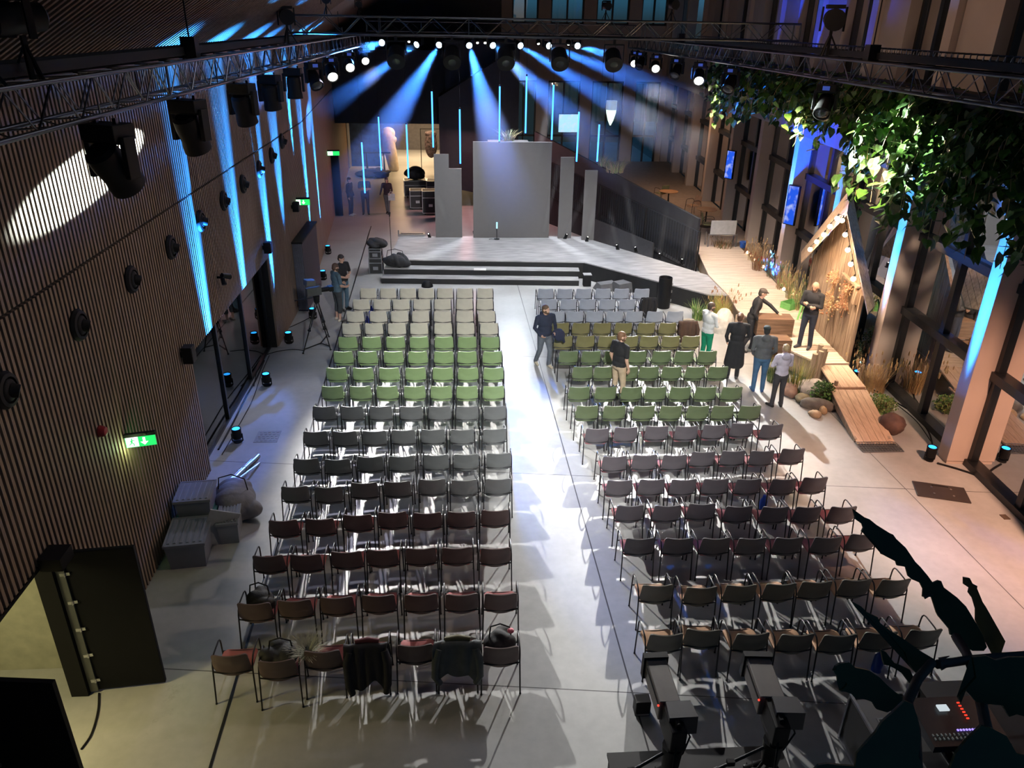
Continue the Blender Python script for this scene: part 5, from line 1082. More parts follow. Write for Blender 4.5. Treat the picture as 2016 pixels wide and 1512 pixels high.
for (u, v, col, rz, lab) in ((1362, 424, 'tan', 1.9, 'tan cafe chair beside the nearest round table'), (1392, 462, 'moss', -1.9, 'moss green cafe chair next to the grey planter board'), (1300, 398, 'moss', .5, 'far moss green cafe chair behind the parapet')):
    p = G(u, v, .6); o = make_chair(col, lab, (p.x, p.y, .6), rz, 'cafe chairs')
p = G(1425, 488, .6); t = thing('planter_screen', 'grey board on a light frame with dry plants beneath, at boardwalk end', 'screen', (p.x, p.y+.15, .6))
b = MB(); b.bbox((-.55, -.02, .45), (.42, .03, 1.0)); b.build('board', mat('board_grey', (.42, .42, .43), .7), t); b = MB()
for x in (-.58, .5): b.bar((x, 0, 0), (x, 0, .5), .04); b.bar((x, .35, 0), (x, .35, .5), .04)
b.bar((-.58, 0, .45), (.5, 0, .45), .04); b.build('frame', 'alu', t)
grass_clump('dry_plant', 'dry twiggy plant under the grey board', (p.x, p.y+.2, .6), 120, .45, 1.2, [LG['dry'], LG['rust'], LG['dark']], .02, .7, seed=21)
for i, (u, v, h, sp, cols, lab) in enumerate(((1478, 512, .75, .8, ('dry', 'straw'), 'dry feathery grass at the far end of the boardwalk border'), (1497, 530, .85, .8, ('dry', 'straw', 'rust'), 'pinkish dry grass second along the boardwalk border'), (1515, 545, .6, .7, ('blueish', 'dry'), 'bluish plant in the boardwalk border beside a fin'), (1535, 568, .9, .8, ('straw', 'dry'), 'straw grass in front of the pale fin'), (1553, 588, .8, .7, ('straw', 'palegreen'), 'straw grass next to the house wall'), (1566, 610, .6, .5, ('palegreen', 'straw'), 'short grass by the house behind the green crate'))):
    p = G(u, v, .6); grass_clump('border_grass', lab, (p.x+(.15 if i != 1 else -.05), p.y, .6 if i < 3 else .58), 150, h, sp, [LG[c] for c in cols], .014, .5, group='grasses along the boardwalk border', seed=30+i, tips=.35)
t = thing('ground_lights', 'string of warm round lamps lying along the boardwalk border', 'string lights')
for u, v in ((1472, 497), (1480, 503), (1487, 511), (1502, 525), (1543, 569), (1561, 580)):
    p = G(u, v, .68); b = MB(); b.ell(p, .055, nu=10, nv=8); b.build('bulb', 'bulb', t, 60)
b = MB(); b.tube([G(u, v, .62) for u, v in ((1468, 494), (1480, 505), (1487, 513), (1502, 528), (1543, 572), (1561, 584))], .01, 5); b.build('cord', 'black', t)
p = G(1496, 522, .6); grass_clump('red_flowers', 'small red flowers among the lamps of the boardwalk border', tuple(p), 40, .25, .35, [mat('red_petal', (.5, .05, .04), .6)], .03, .5, seed=44, tips=.9)
p = G(1462, 487, .6); b = MB(); b.lathe([(.10, 0), (.14, .22), (.13, .23), (.02, .2)], n=16); b.xf(Matrix.Translation(p)); one(b, 'blue_pot', mat('pot_blue', (.03, .12, .5), .4), 'small blue pot at the boardwalk end', 'pot', smooth=40)
# screens on the fins
def display(label, p0, p1, rz, wdt=.36, col=(.02, .10, .75), es=1.1, name='display_screen'):
    c = (Vector(p0)+Vector(p1))/2-Vector((.06 if rz else 0, .06 if rz else 0, 0)); h = abs(p0[2]-p1[2]); t = thing(name, label, 'screen', tuple(c), rz, 'lit screens'); b = MB(); b.box((0, 0, 0), (wdt+.05, .09, h+.05)); b.build('casing', 'black', t)
    m, nt, o = _mat('screen_image'); e_ = nt.nodes.new('ShaderNodeEmission'); tcx = nt.nodes.new('ShaderNodeTexCoord'); nz = nt.nodes.new('ShaderNodeTexNoise'); nz.inputs['Scale'].default_value = 3.5; rr = nt.nodes.new('ShaderNodeValToRGB')
    rr.color_ramp.elements[0].position = .5; rr.color_ramp.elements[0].color = (*col, 1); rr.color_ramp.elements[1].position = .72; rr.color_ramp.elements[1].color = (.55, .62, .9, 1)
    nt.links.new(tcx.outputs['Object'], nz.inputs['Vector']); nt.links.new(nz.outputs[0], rr.inputs[0]); nt.links.new(rr.outputs[0], e_.inputs[0]); e_.inputs[1].default_value = es; nt.links.new(e_.outputs[0], o.inputs[0])
    b = MB(); b.box((0, -.047, 0), (wdt, .006, h)); b.build('image', m, t)
display('blue portrait screen mounted on the fin left of the house', OY(1566, 366, 24.5), OY(1557, 440, 24.5), -1.0)
display('blue portrait screen on the fin behind the cafe, partly in leaves', OY(1443, 297, 32.24), OY(1436, 350, 32.24), -1.0)
display('bright menu screen at the far end, left half', OY(1112, 225, 48.04), OY(1112, 260, 48.04), 0, .75, (.35, .62, .75), 1.3); display('bright menu screen at the far end, right half', OY(1132, 225, 48.04), OY(1132, 260, 48.04), 0, .55, (.35, .62, .75), 1.3)
p = OY(1203, 222, 28); t = thing('pendant_lamp', 'glowing pale pendant lamp hanging over the parapet plants', 'lamp', tuple(p)); b = MB(); b.lathe([(.02, -.42), (.10, -.25), (.17, 0), (.18, .10)], n=18); b.build('glass_cone', emis('pendant_glow', (.72, 1., .82), 1.5), t, 50); b = MB(); b.cyl((0, 0, .10), (0, 0, .40), .19, n=18); b.build('shade', mat('shade_pale', (.30, .36, .36), .6, emit=(.7, .9, .9), es=.25), t, 50); b = MB(); b.tube([(0, 0, .40), (0, 0, 7.70-p.z)], .008, 5); b.build('cord', 'black', t)
# ------------------------------------------------------------------ details on and by the house
t = thing('string_lights', 'string of warm bulbs along the gable edges of the house', 'string lights'); S = []
for u, v in ((1595, 491), (1608, 476), (1622, 462), (1634, 446), (1648, 430), (1658, 434), (1664, 462), (1669, 492), (1675, 520), (1680, 549)):
    p = OX(u, v, 9.30); S.append(p); b = MB(); b.ell(p, .062, nu=12, nv=9); o = b.build('bulb', 'bulb', t, 60); b = MB(); b.cyl(p+Vector((0, 0, .05)), p+Vector((.03, 0, .11)), .022, n=8); b.build('socket', 'black', o)
b = MB(); b.tube([p+Vector((.03, 0, .11)) for p in S], .009, 5); b.build('cord', 'black', t)
for k in (1, 4, 7, 9): lamp('POINT', 'bulb_light', S[k]+Vector((-.12, 0, -.02)), None, 60, (1., .68, .42), .06)
def swag(label, u, v, ln, seed, cols):
    p = OX(u, v, 9.62); rnd = random.Random(seed); t = thing('dried_flower_bundle', label, 'dried flowers', tuple(p), 0, 'dried flower bundles on the house wall'); bs = [MB() for _ in cols]
    for k in range(170):
        s = rnd.random(); a = rnd.uniform(0, 2*PI); w0 = .05+.10*abs(s-.45)*2; x, y = math.cos(a)*w0*.6-.02, math.sin(a)*w0; x = min(x, .09); z = -ln*s; q = Vector((x*1.6-.03, y*1.7, z+rnd.uniform(-.25, .02))); b = bs[k % len(cols)]; b.tube([Vector((x*.3, y*.3, z)), Vector((x, y, z-.06)), q], [.006, .005, .003], 4)
        if s > .6 or s < .15: b.ell(q, rnd.uniform(.015, .032), nu=6, nv=5)
    for b, c in zip(bs, cols): b.build('stems', c, t)
    b = MB(); b.tube([Vector((.02, 0, .02)), Vector((0, .01, -ln*.5)), Vector((-.01, -.02, -ln))], [.03, .045, .03], 8); b.build('stalk', LG['dry'], t)
swag('long hanging dried flower bundle with pale tuft on the house wall', 1648, 533, 1.0, 5, [LG['straw'], LG['rust'], LG['dry']]); swag('darker dried flower bundle next to the long one on the house', 1672, 556, .62, 6, [LG['rust'], LG['dry']])
t = thing('wooden_bracket', 'rough wooden bracket pieces fixed on the house wall', 'bracket'); 
for n, (a, c) in enumerate((((1660, 538), (1676, 555)), ((1676, 552), (1690, 566)), ((1688, 562), (1680, 598)), ((1690, 575), (1682, 600)))):
    b = MB(); b.bar(OX(*a, 9.64), OX(*c, 9.60), .05, .10, (1, 0, 0)); b.build('plank', 'barn', t)
def board_crate(label, loc, rz, d, m='crate', group='dark wooden crates on the boardwalk', name='wooden_crate'):
    x, y, z = d; t = thing(name, label, 'crate', loc, rz, group); n = 3
    for s, nm in ((-1, 'front'), (1, 'rear')):
        b = MB()
        for k in range(n): b.box((0, s*(y/2-.01), z*(k+.5)/n), (x, .02, z/n-.008))
        b.build('side_boards', m, t)
    for s in (-1, 1):
        b = MB()
        for k in range(n): b.box((s*(x/2-.01), 0, z*(k+.5)/n), (.02, y-.04, z/n-.008))
        b.build('end_boards', m, t)
    b = MB()
    for k in range(4): b.box((0, -y/2+y*(k+.5)/4, z-.01 if m == 'crate' else .01), (x-.03, y/4-.008, .02))
    b.build('top_boards' if m == 'crate' else 'bottom_boards', m, t); return t
p = G(1520, 662, .6); board_crate('largest dark wooden crate, touched by the man in the cap', (p.x+.06, p.y+.2, .6), -.12, (.95, .5, .5))
p = G(1534, 690, .6); board_crate('middle dark wooden crate in front of the largest one', (p.x-.02, p.y+.05, .6), -.05, (.52, .42, .34)); p = G(1505, 700, .0); board_crate('low dark wooden crate standing on the floor by the boardwalk', (p.x+.02, p.y-.25, 0), .05, (.55, .4, .58))
gm = mat('crate_green', (.16, .42, .12), .5); p = G(1556, 606, .6); board_crate('bright green open crate on the boardwalk', (p.x, p.y, .6), .5, (.52, .36, .2), gm, None, 'green_crate')
t = thing('slatted_boards', 'green slatted boards leaning by the house wall', 'boards', tuple(G(1578, 628, .6)), .4)
for k in range(3): b = MB(); b.bar((-.16+k*.14, 0, 0), (.06+k*.14, .1, .55), .05, .025); b.build('board', gm, t)
t = thing('driftwood_logs', 'bundle of upright driftwood logs at the edge of the boardwalk', 'logs', tuple(G(1599, 762)))
for k, (x, y, h) in enumerate(((0, 0, .98), (.10, .03, 1.05), (-.10, .04, .9), (.05, .14, 1.1), (.17, .10, .96), (-.04, .16, .85))): b = MB(); b.tube([(x, y, 0), (x+.02, y+.01, h*.5), (x+.05+jit(.02), y+jit(.02), h)], [.07, .062, .066], 10); b.build('log', 'post', t, 60)
for u, v, h, lab in ((1637, 790, .55, 'short wooden post at the near corner of the ramp'), (1445, 655, .55, 'short wooden post behind the man in the cap'), (1688, 760, .6, 'short wooden post between ramp and grasses')): p = G(u, v); b = MB(); b.tube([p, p+Vector((.02, 0, h))], [.05, .045], 8); one(b, 'wooden_post', 'post', lab, 'post', 'short wooden posts by the boardwalk', 50)
def rock(label, p, d, col, seed, group='boulders around the boardwalk', name='boulder'):
    rnd = random.Random(seed); b = MB(); b.ell((0, 0, 0), 1, 1, 1, 22, 14); ph = [rnd.uniform(0, 6) for _ in range(6)]
    for i, v in enumerate(b.v):
        x, y, z = v; k = 1+.10*math.sin(2.3*x+ph[0])+.09*math.sin(3.1*y+ph[1])+.08*math.sin(2.7*z+ph[2])+.04*math.sin(7*x+5*y+ph[3])+.03*math.sin(9*z-6*y+ph[4]); z2 = z*k if z > -.55 else -.55*k
        b.v[i] = (x*k*d[0], y*k*d[1], (z2+.55)*d[2]/1.45)
    b.xf(Matrix.Translation(Vector(p)) @ Matrix.Rotation(rnd.uniform(0, 3), 4, 'Z')); return one(b, name, mat('stone_%d' % len(bpy.data.materials), col, .8, var=.35, scale=5, bump=.4, bscale=14), label, 'boulder', group, 70)
for i, (u, v, d, c, lab) in enumerate(((1424, 652, (.33, .28, .62), (.55, .52, .47), 'tall pale boulder beside the yellow grass clump'), (1600, 778, (.38, .26, .36), (.50, .46, .43), 'pale boulder left of the dark green shrub'), (1612, 803, (.42, .22, .22), (.16, .14, .12), 'long dark boulder in front of the shrub'), (1603, 818, (.15, .12, .15), (.50, .36, .22), 'small tan stone, nearer of the pair'), (1620, 812, (.13, .11, .14), (.48, .34, .20), 'small tan stone touching the long dark boulder'), (1580, 790, (.22, .16, .16), (.26, .22, .14), 'mossy stone between the pale boulder and the blond person'), (1553, 775, (.3, .2, .26), (.24, .14, .10), 'brown boulder behind the blond person'), (1757, 850, (.27, .24, .38), (.13, .075, .06), 'reddish brown boulder right of the plank ramp'), (1395, 640, (.14, .1, .1), (.45, .38, .28), 'small pale stone at the yellow grass clump'))):
    rock(lab, G(u, v), d, c, 50+i)
p = G(1418, 640); grass_clump('yellow_grass', 'tall yellow grass clump at the stage corner by the boardwalk', (p.x, p.y+.25, 0), 240, .95, .85, [LG['yellow'], LG['yellow'], LG['palegreen']], .014, .3, seed=61); p = G(1432, 632); grass_clump('rust_grass', 'reddish grass behind the yellow clump', (p.x+.05, p.y+.4, 0), 170, 1.0, .8, [LG['rust'], LG['dry']], .012, .5, seed=62, tips=.2)
p = G(1372, 628); grass_clump('green_fern', 'small green fern against the stage skirt', (p.x+.02, p.y, 0), 130, .62, .55, [LG['green'], LG['palegreen']], .022, .6, seed=63); p = G(1415, 652); grass_clump('green_tuft', 'low green tuft at the foot of the pale boulder', (p.x, p.y, 0), 70, .4, .35, [LG['palegreen']], .016, .5, seed=64)
p = G(1568, 776); grass_clump('marsh_grass', 'yellow-green grass clump behind the blond person', (p.x+.05, p.y+.2, 0), 230, .85, .75, [LG['yellow'], LG['palegreen'], LG['dark']], .014, .3, seed=65); p = G(1522, 760); grass_clump('marsh_grass', 'grass clump between jeans and the low crate', (p.x+.1, p.y+.35, 0), 140, .7, .6, [LG['palegreen'], LG['dark']], .014, .35, seed=66)
def shrub(name, label, loc, d, n, cols, lw=.05, seed=1, group=None, cat='shrub'):
    rnd = random.Random(seed); t = thing(name, label, cat, loc, 0, group); bs = [MB() for _ in cols]; sm = MB()
    for k in range(n):
        a, zz, rr = rnd.uniform(0, 2*PI), rnd.random(), math.sqrt(rnd.random()); wz = math.sin(PI*(.12+.8*zz))**.7; c = Vector((math.cos(a)*rr*d[0]*wz, math.sin(a)*rr*d[1]*wz, zz*d[2])); R = Euler((rnd.uniform(-1, 1), rnd.uniform(-1, 1), rnd.uniform(0, 6))).to_matrix(); l, w_ = lw*rnd.uniform(.7, 1.3), lw*.38; q = [Vector((0, 0, 0)), Vector((l*.5, w_, .01)), Vector((l*1.1, 0, -.008)), Vector((l*.5, -w_, .01))]
        bs[k % len(cols)].add([c+R @ x for x in q], [(0, 1, 2, 3)])
        if k % 12 == 0: sm.tube([Vector((0, 0, 0)), Vector((c.x*.4, c.y*.4, c.z*.5)), c], [.012, .008, .004], 4)
    for b, cc in zip(bs, cols): b.build('foliage', cc, t)
    sm.build('stems', LG['dry'], t); return t
p = G(1622, 797); shrub('green_shrub', 'dark green leafy shrub beside the short ramp post', (p.x, p.y+.15, 0), (.33, .3, .5), 700, [LG['dark'], LG['green']], .07, 71)
p = G(1712, 735); shrub('conifer_shrub', 'tall blue-green shrub at the fin right of the house', (p.x, p.y+.1, 0), (.42, .38, 1.25), 1500, [LG['blueish'], LG['dark'], LG['palegreen']], .05, 72)
p = G(1722, 765); grass_clump('golden_grass', 'golden grass with pink plumes right of the plank ramp', (p.x-.12, p.y-.1, 0), 240, 1.0, .8, [LG['straw'], LG['straw'], LG['dry']], .014, .45, seed=73, tips=.3); p = G(1695, 725); grass_clump('pale_grass', 'pale dry grass against the near house corner', (p.x, p.y, 0), 130, .95, .45, [LG['straw'], LG['dry']], .012, .4, seed=74, tips=.4)
p = G(1733, 808); shrub('low_shrub', 'low pale green bush above the reddish boulder', (p.x, p.y, 0), (.34, .4, .36), 650, [LG['palegreen'], LG['green']], .06, 75)
# outside stones and shrubs behind the glass
for i in range(26):
    rnd = random.Random(200+i); y = 15.2+rnd.random()*9.5; x = finx(y)+1.4+rnd.random()*2.2; s = rnd.uniform(.3, .62); rock('grey boulder outside behind the window glass, number %s from the near end' % ORD[i % 16] if False else 'grey boulder lying outside behind the window glass', (x, y, -.15 if x > 12.9 else .0), (s, s*.8, s*1.1), (.34, .33, .30), 300+i, 'boulders outside behind the glass')
for i, y in enumerate((14.0, 15.6)): grass_clump('outdoor_grass', 'grass outside behind the nearest window, %s clump' % ('nearer', 'farther')[i], (finx(y)+1.2, y, 0), 150, .9, .8, [LG['yellow'], LG['rust'], LG['palegreen']], .014, .4, seed=90+i, group='grass outside')
# ------------------------------------------------------------------ hanging ivy
t = thing('planter_rail', 'dark planter trough carrying the ivy, hung beside the window-side truss', 'planter', (8.55, 0, 7.15)); b = MB(); b.bbox((-.18, 9.2, -.12), (.18, 26.5, .10)); b.build('trough', 'black', t)
for y in (10.5, 15, 20, 25): b = MB(); b.tube([(0, y, .1), (0, y, 4.2)], .008, 5); b.build('hanger_wire', 'black', t)
def leafset(bs, c, n, sz, rnd):
    d = n.normalized(); s = d.cross(Vector((0, 0, 1))); s = s.normalized() if s.length > .1 else Vector((1, 0, 0)); u = s.cross(d); dn = (u*-1+d*.35).normalized(); roll = rnd.uniform(-.6, .6); s = (s*math.cos(roll)+dn*math.sin(roll)).normalized(); k = sz
    q = [c, c+s*.30*k+dn*-.05*k+d*.03*k, c+s*.42*k+dn*.25*k, c+s*.26*k+dn*.62*k+d*.02*k, c+dn*1.0*k-d*.05*k, c-s*.26*k+dn*.62*k+d*.02*k, c-s*.42*k+dn*.25*k, c-s*.30*k+dn*-.05*k+d*.03*k]; m = c+dn*.4*k-d*.04*k
    rnd.choice(bs).add(q+[m], [(0, 1, 8), (1, 2, 8), (2, 3, 8), (3, 4, 8), (4, 5, 8), (5, 6, 8), (6, 7, 8), (7, 0, 8)])
IV = [mat('ivy_leaf', (.07, .17, .022), .45, var=.35, scale=9), mat('ivy_leaf_dark', (.028, .065, .016), .5, var=.3, scale=9)]
NI = 8
for n in range(NI):
    rnd = random.Random(400+n); y0 = 10.0+(26.0-10.0)*n/NI; y1 = 10.0+(26.0-10.0)*(n+1)/NI
    t = thing('hanging_ivy', 'hanging ivy under the planter trough, %s plant from the camera end' % ORD[n], 'ivy', (8.55, (y0+y1)/2, 7.15), 0, 'hanging ivy plants'); bs = [MB(), MB()]; sm = MB(); ym = (y0+y1)/2
    long_ = [2.2, 2.5, 2.35, 1.5, 1.15, 1.1, 1.2, 1.6][n]
    for k in range(52 if n < 4 else 44):
        a = Vector((rnd.uniform(-.22, .22), rnd.uniform(y0-.15, y1+.15)-ym, .08)); out = Vector((rnd.choice((-1, 1))*rnd.uniform(.1, .55), rnd.uniform(-.3, .3), 0)); L = long_*rnd.uniform(.15, 1.0)**1.5+.3; P = []; m = max(4, int(L/.13))
        for j in range(m+1):
            s = j/m; P.append(a+out*min(1, s*2.2)+Vector((.05*math.sin(5*s+k), .06*math.sin(4*s+k*2), -L*s+.12*math.sin(PI*min(1, s*2.5)))))
        sm.tube(P, .006, 4)
        for j in range(1, m+1):
            for _ in range(2 if j < m*.8 else 1): nn = Vector((rnd.uniform(-1, .5), rnd.uniform(-1, .6), rnd.uniform(-.1, .8))); leafset(bs, P[j]+Vector((rnd.uniform(-.1, .1), rnd.uniform(-.1, .1), rnd.uniform(-.04, .06))), nn, rnd.uniform(.15, .28), rnd)
    for b, m_ in zip(bs, IV): b.build('leaves', m_, t)
    sm.build('stems', LG['dry'], t)
q = OX(1697, 315, 10.0); exit_sign('green exit sign between fins behind the ivy', (finx(19.5)-.0, 19.5, q.z), .2, .45)
# ------------------------------------------------------------------ things left on the chairs
def on_chair(key, dx, dy, dz): o = CHAIR[key]; return o.matrix_basis @ Vector((dx, dy, dz))
def draped(label, key, col, ln, w=.5, seed=0, top=None, name='jacket'):
    o = CHAIR[key]; t = thing(name, label, 'jacket', tuple(o.location), o.rotation_euler.z, 'jackets left on chairs'); rnd = random.Random(seed); ph = [rnd.uniform(0, 6) for _ in range(4)]
    prof = [(-.10, .49), (-.19, .60), (-.215, .80), (-.25, .875), (-.30, .86), (-.345, .74), (-.37, .86-ln*.6), (-.38, .86-ln)]
    def fn(s, tt):
        k = tt*(len(prof)-1); i = min(int(k), len(prof)-2); f = k-i; y = prof[i][0]*(1-f)+prof[i+1][0]*f; z = prof[i][1]*(1-f)+prof[i+1][1]*f; x = (s-.5)*w*(1+.10*math.sin(3*tt+ph[0])); wr = .018*math.sin(9*s+4*tt+ph[1])+.012*math.sin(17*s+ph[2]+2*tt)
        lowf = max(0, tt-.6)/.4; return (x+.02*math.sin(6*tt+ph[3]), y-abs(wr)-.004, z+lowf*(.09*math.sin(5*s+ph[1])+.05*math.sin(11*s+ph[0])))
    b = MB(); b.grid(fn, 22, 24, .018); b.build('cloth', cloth(col, .8), t, 60)
    for s in (-1, 1): b = MB(); b.tube([(s*w*.42, -.33, .82), (s*w*.50, -.37, .66), (s*(w*.47+rnd.uniform(-.03, .05)), -.40, .86-ln*.9), (s*w*.42, -.40, .86-ln*1.15)], [.05, .058, .05, .042], 10); b.build('sleeve', cloth(col, .8), t, 60)
    if top: b = MB(); b.tube([(-w*.3, -.24, .89), (0, -.22, .90), (w*.3, -.24, .89)], [.03, .04, .03], 8); b.build('collar', cloth(top), t, 60)
draped('dark navy jacket with wine collar over a back-row burgundy chair', ('s', 15, 3), (.012, .012, .018), .62, .52, 1, (.10, .02, .03)); draped('grey denim jacket over a back-row burgundy chair', ('s', 15, 5), (.075, .085, .09), .50, .56, 2, (.12, .11, .06)); draped('black puffer jacket over a front blue-grey chair', ('w', 1, 5), (.012, .012, .014), .45, .42, 3); draped('brown leather jacket over the olive chair beside the green trousers', ('w', 3, 6), (.045, .022, .014), .50, .50, 4, (.35, .30, .24))
for key, lab, sz, col, sd, st_ in ((('s', 15, 1), 'black handbag lying on a back-row chair seat', (.44, .36, .34), (.010, .010, .012), 6, True), (('s', 15, 6), 'shiny black bag on the aisle chair of the back row', (.42, .34, .36), (.012, .012, .014), 7, True), (('s', 14, 0), 'black bag on the wall-end chair of the second last row', (.40, .34, .36), (.012, .011, .010), 9, True)): drape_blob(lab, tuple(on_chair(key, 0, .02, .46)), sz, col, sd, 'handbag', 'bag', st_, CHAIR[key].rotation_euler.z, 'bags left on chairs')
grass_clump('fur_hood', 'pale fluffy fur trim hanging on a back-row chair', tuple(on_chair(('s', 15, 2), -.22, -.12, .62)), 420, .24, .35, [mat('fur', (.42, .42, .33), .9)], .012, .9, 'fur', None, 77)
b = MB(); b.ell(on_chair(('s', 15, 6), .14, .0, .83), .045, .045, .03, 14, 9); one(b, 'pink_purse', mat('pink', (.65, .16, .22), .6), 'small round pink purse on the shiny black bag', 'purse', smooth=60)
for u, v, z, lab, col in ((731, 606, .3, 'bright blue bottle between the first cream chairs', (.01, .05, .75)), (723, 626, .3, 'dim blue bottle one row behind the bright one', (.06, .09, .45)), (1504, 985, .25, 'blue bag under a mauve grey chair near the aisle end', (.01, .07, .5)), (1731, 1298, .2, 'dark blue bag under a back-row khaki chair', (.01, .05, .35))):
    p = G(u, v, z); b = MB(); b.lathe([(.07, 0), (.075, .05), (.07, .24), (.035, .31), (.03, .36)], n=14); b.xf(Matrix.Translation(Vector((p.x, p.y, 0)))); one(b, 'blue_bottle' if 'bottle' in lab else 'blue_bag', mat('blue_%d' % u, col, .4), lab, 'bottle' if 'bottle' in lab else 'bag', smooth=50)
# ------------------------------------------------------------------ broadcast cameras and mixing place in front
t = thing('camera_podium', 'low black podium under the two television cameras', 'podium', (0, 0, 0)); pa, pb = G(1195, 1482, .3), G(1541, 1480, .3); b = MB(); b.bbox((pa.x, 4.6, .26), (pb.x, pa.y, .3)); b.build('top', 'black', t); b = MB(); b.bbox((pa.x+.02, 4.62, 0), (pb.x-.02, pa.y-.02, .26)); b.build('skirt', 'skirt', t)
def tvcam(label, f0, f1, r0, vf, seed):
    zt = 1.78; A, B_ = G(*f0, zt), G(*f1, zt); C = G(*r0, zt); ax = ((A+B_)/2-C); ax.z = 0; L = ax.length; ax.normalize(); sd = Vector((ax.y, -ax.x, 0)); w = max(.22, (B_-A).length); front = (A+B_)/2
    base = C-ax*.22; t = thing('television_camera', label, 'camera', (base.x, base.y, .3), 0, 'large television cameras on the podium'); o = Vector((base.x, base.y, .3)); Z = lambda z: Vector((0, 0, z))
    tripod(t, (0, 0, .85), [sd*.55-ax*.2, -sd*.55-ax*.2, ax*.55], .15, .022)
    b = MB(); b.cyl((0, 0, .82), (0, 0, 1.12), .09, .11, 16); b.build('pedestal_head', 'black', t, 50)
    m0 = mat('lens_housing', (.12, .105, .095), .5) if 'lens_housing' not in bpy.data.materials else bpy.data.materials['lens_housing']
    zc = zt-.3-.13; b = MB(); b.bar(C-o+Z(-.13)+ax*.02, front-o+Z(-.13), w, .26); b.build('box_lens', m0, t, bevel=.012); b = MB(); b.bar(front-o+Z(-.13)+ax*-.02, front-o+Z(-.13)+ax*.06, w+.05, .31); b.bar(C-o-sd*(w/2+.004)+Z(-.06)+ax*.05, front-o-sd*(w/2+.004)+Z(-.06)-ax*.08, .012, .02); b.build('lens_hood', 'black', t)
    b = MB(); b.bar(C-o+Z(-.15)-ax*.36, C-o+Z(-.15)+ax*.03, .16, .27); b.bar(C-o+Z(.0)-ax*.30, C-o+Z(.0), .05, .05); b.bar(C-o+Z(-.33)-ax*.3, C-o+Z(-.33)+ax*.1, .14, .08); b.build('body', 'black', t, bevel=.012)
    V = G(*vf, zt-.02)-o; b = MB(); b.add([V+sd*x+ax*y+Z(z) for x, y, z in ((-.15, -.12, -.16), (.15, -.12, -.16), (.15, -.10, .06), (-.15, -.10, .06), (-.13, .12, -.12), (.13, .12, -.12), (.13, .12, .05), (-.13, .12, .05))], [(0, 1, 2, 3), (7, 6, 5, 4), (0, 4, 5, 1), (1, 5, 6, 2), (2, 6, 7, 3), (3, 7, 4, 0)]); b.bar(V+Z(-.1), C-o+Z(-.05)-ax*.2, .04); b.build('viewfinder', mat('finder_black', (.010, .012, .02), .5), t)
    b = MB(); b.cyl(Z(1.05)-sd*.05, Z(.82)-sd*.62-ax*.14, .018, n=8); b.cyl(Z(.84)-sd*.58-ax*.13, Z(.78)-sd*.72-ax*.16, .024, n=10); b.box(Z(.9)-sd*.45-ax*.1, (.08, .05, .06)); b.build('pan_bar', 'blackm', t, 60)
    b = MB(); b.ell(C-o+Z(-.02)-sd*(w/2+.02), .012, nu=8, nv=6); b.build('tally_light', emis('tally_red', (1., .05, .03), 2.) if 'tally_red' not in bpy.data.materials else bpy.data.materials['tally_red'], t)
    b = MB(); b.tube([V+Z(-.12)+sd*.05, V+Z(-.35)+sd*.14, Z(1.0)+sd*.12, Z(.8)], .010, 6); b.tube([C-o+Z(-.2)-ax*.3, Z(1.15)-ax*.35-sd*.1, Z(.7)-ax*.2-sd*.12, Z(.2)-ax*.3], .012, 6); b.build('cables', 'black', t, 60); return t
tvcam('television camera with long box lens, nearer the aisle', (1272, 1296), (1311, 1294), (1321, 1385), (1340, 1405), 1); tvcam('television camera with long box lens, nearer the mixing table', (1470, 1294), (1515, 1292), (1523, 1376), (1550, 1396), 2)
p = G(1262, 1402); t = thing('small_monitor', 'small black box monitor on the floor by the aisle, cable rising from it', 'monitor', tuple(p)); b = MB(); b.box((0, 0, .13), (.2, .16, .24)); b.build('cabinet', 'black', t, bevel=.012); b = MB(); b.box((0, -.085, .05), (.17, .01, .02)); b.build('edge_strip', 'alu', t)
# flight case with lettering
t = thing('mixer_case', 'tall black flight case marked in white letters beside the mixing table', 'flight case', (4.74, 5.0, 0)); mc = bpy.data.materials['case_black']
b = MB(); b.bbox((0, 0, .02), (.66, 1.62, .75)); b.build('body', mc, t); b = MB()
for x in (0, .66):
    for z in (.03, .75): b.bar((x, 0, z), (x, 1.62, z), .035)
for y in (0, 1.62):
    for x in (0, .66): b.bar((x, y, .02), (x, y, .76), .03)
    b.bar((0, y, .75), (.66, y, .75), .035)
b.bar((.36, 0, .752), (.36, 1.62, .752), .02, .012); b.build('edge_profile', 'alu', t)
for x, y, z, dx, dz, nm in ((-.004, 1.05, .42, .012, .16, 0), (.20, 1.18, .756, .13, .012, 1)): b = MB(); b.box((x, y, z), (dx if not nm else .12, .17, dz if not nm else .012)); b.build('handle', 'alu', t); b = MB(); b.box((x-(.006 if not nm else 0), y, z+(.006 if nm else 0)), (.008 if not nm else .08, .12, .11 if not nm else .008)); b.build('handle_recess', 'black', t)
tx = bpy.data.curves.new('lettering', 'FONT'); tx.body = 'M32'; tx.size = .13; tx.extrude = .001; o = bpy.data.objects.new('lettering', tx); COL.objects.link(o); o.parent = t; o.location = (.24, .82, .753); o.rotation_euler = (0, 0, PI/2); tx.materials.append(mat('white_paint', (.7, .7, .7), .6)); dg = bpy.context.evaluated_depsgraph_get(); dg.update(); me = bpy.data.meshes.new_from_object(o.evaluated_get(dg)); o2 = bpy.data.objects.new('lettering', me); COL.objects.link(o2); o2.parent = t; o2.location = o.location; o2.rotation_euler = o.rotation_euler; bpy.data.objects.remove(o); o2.name = 'lettering'
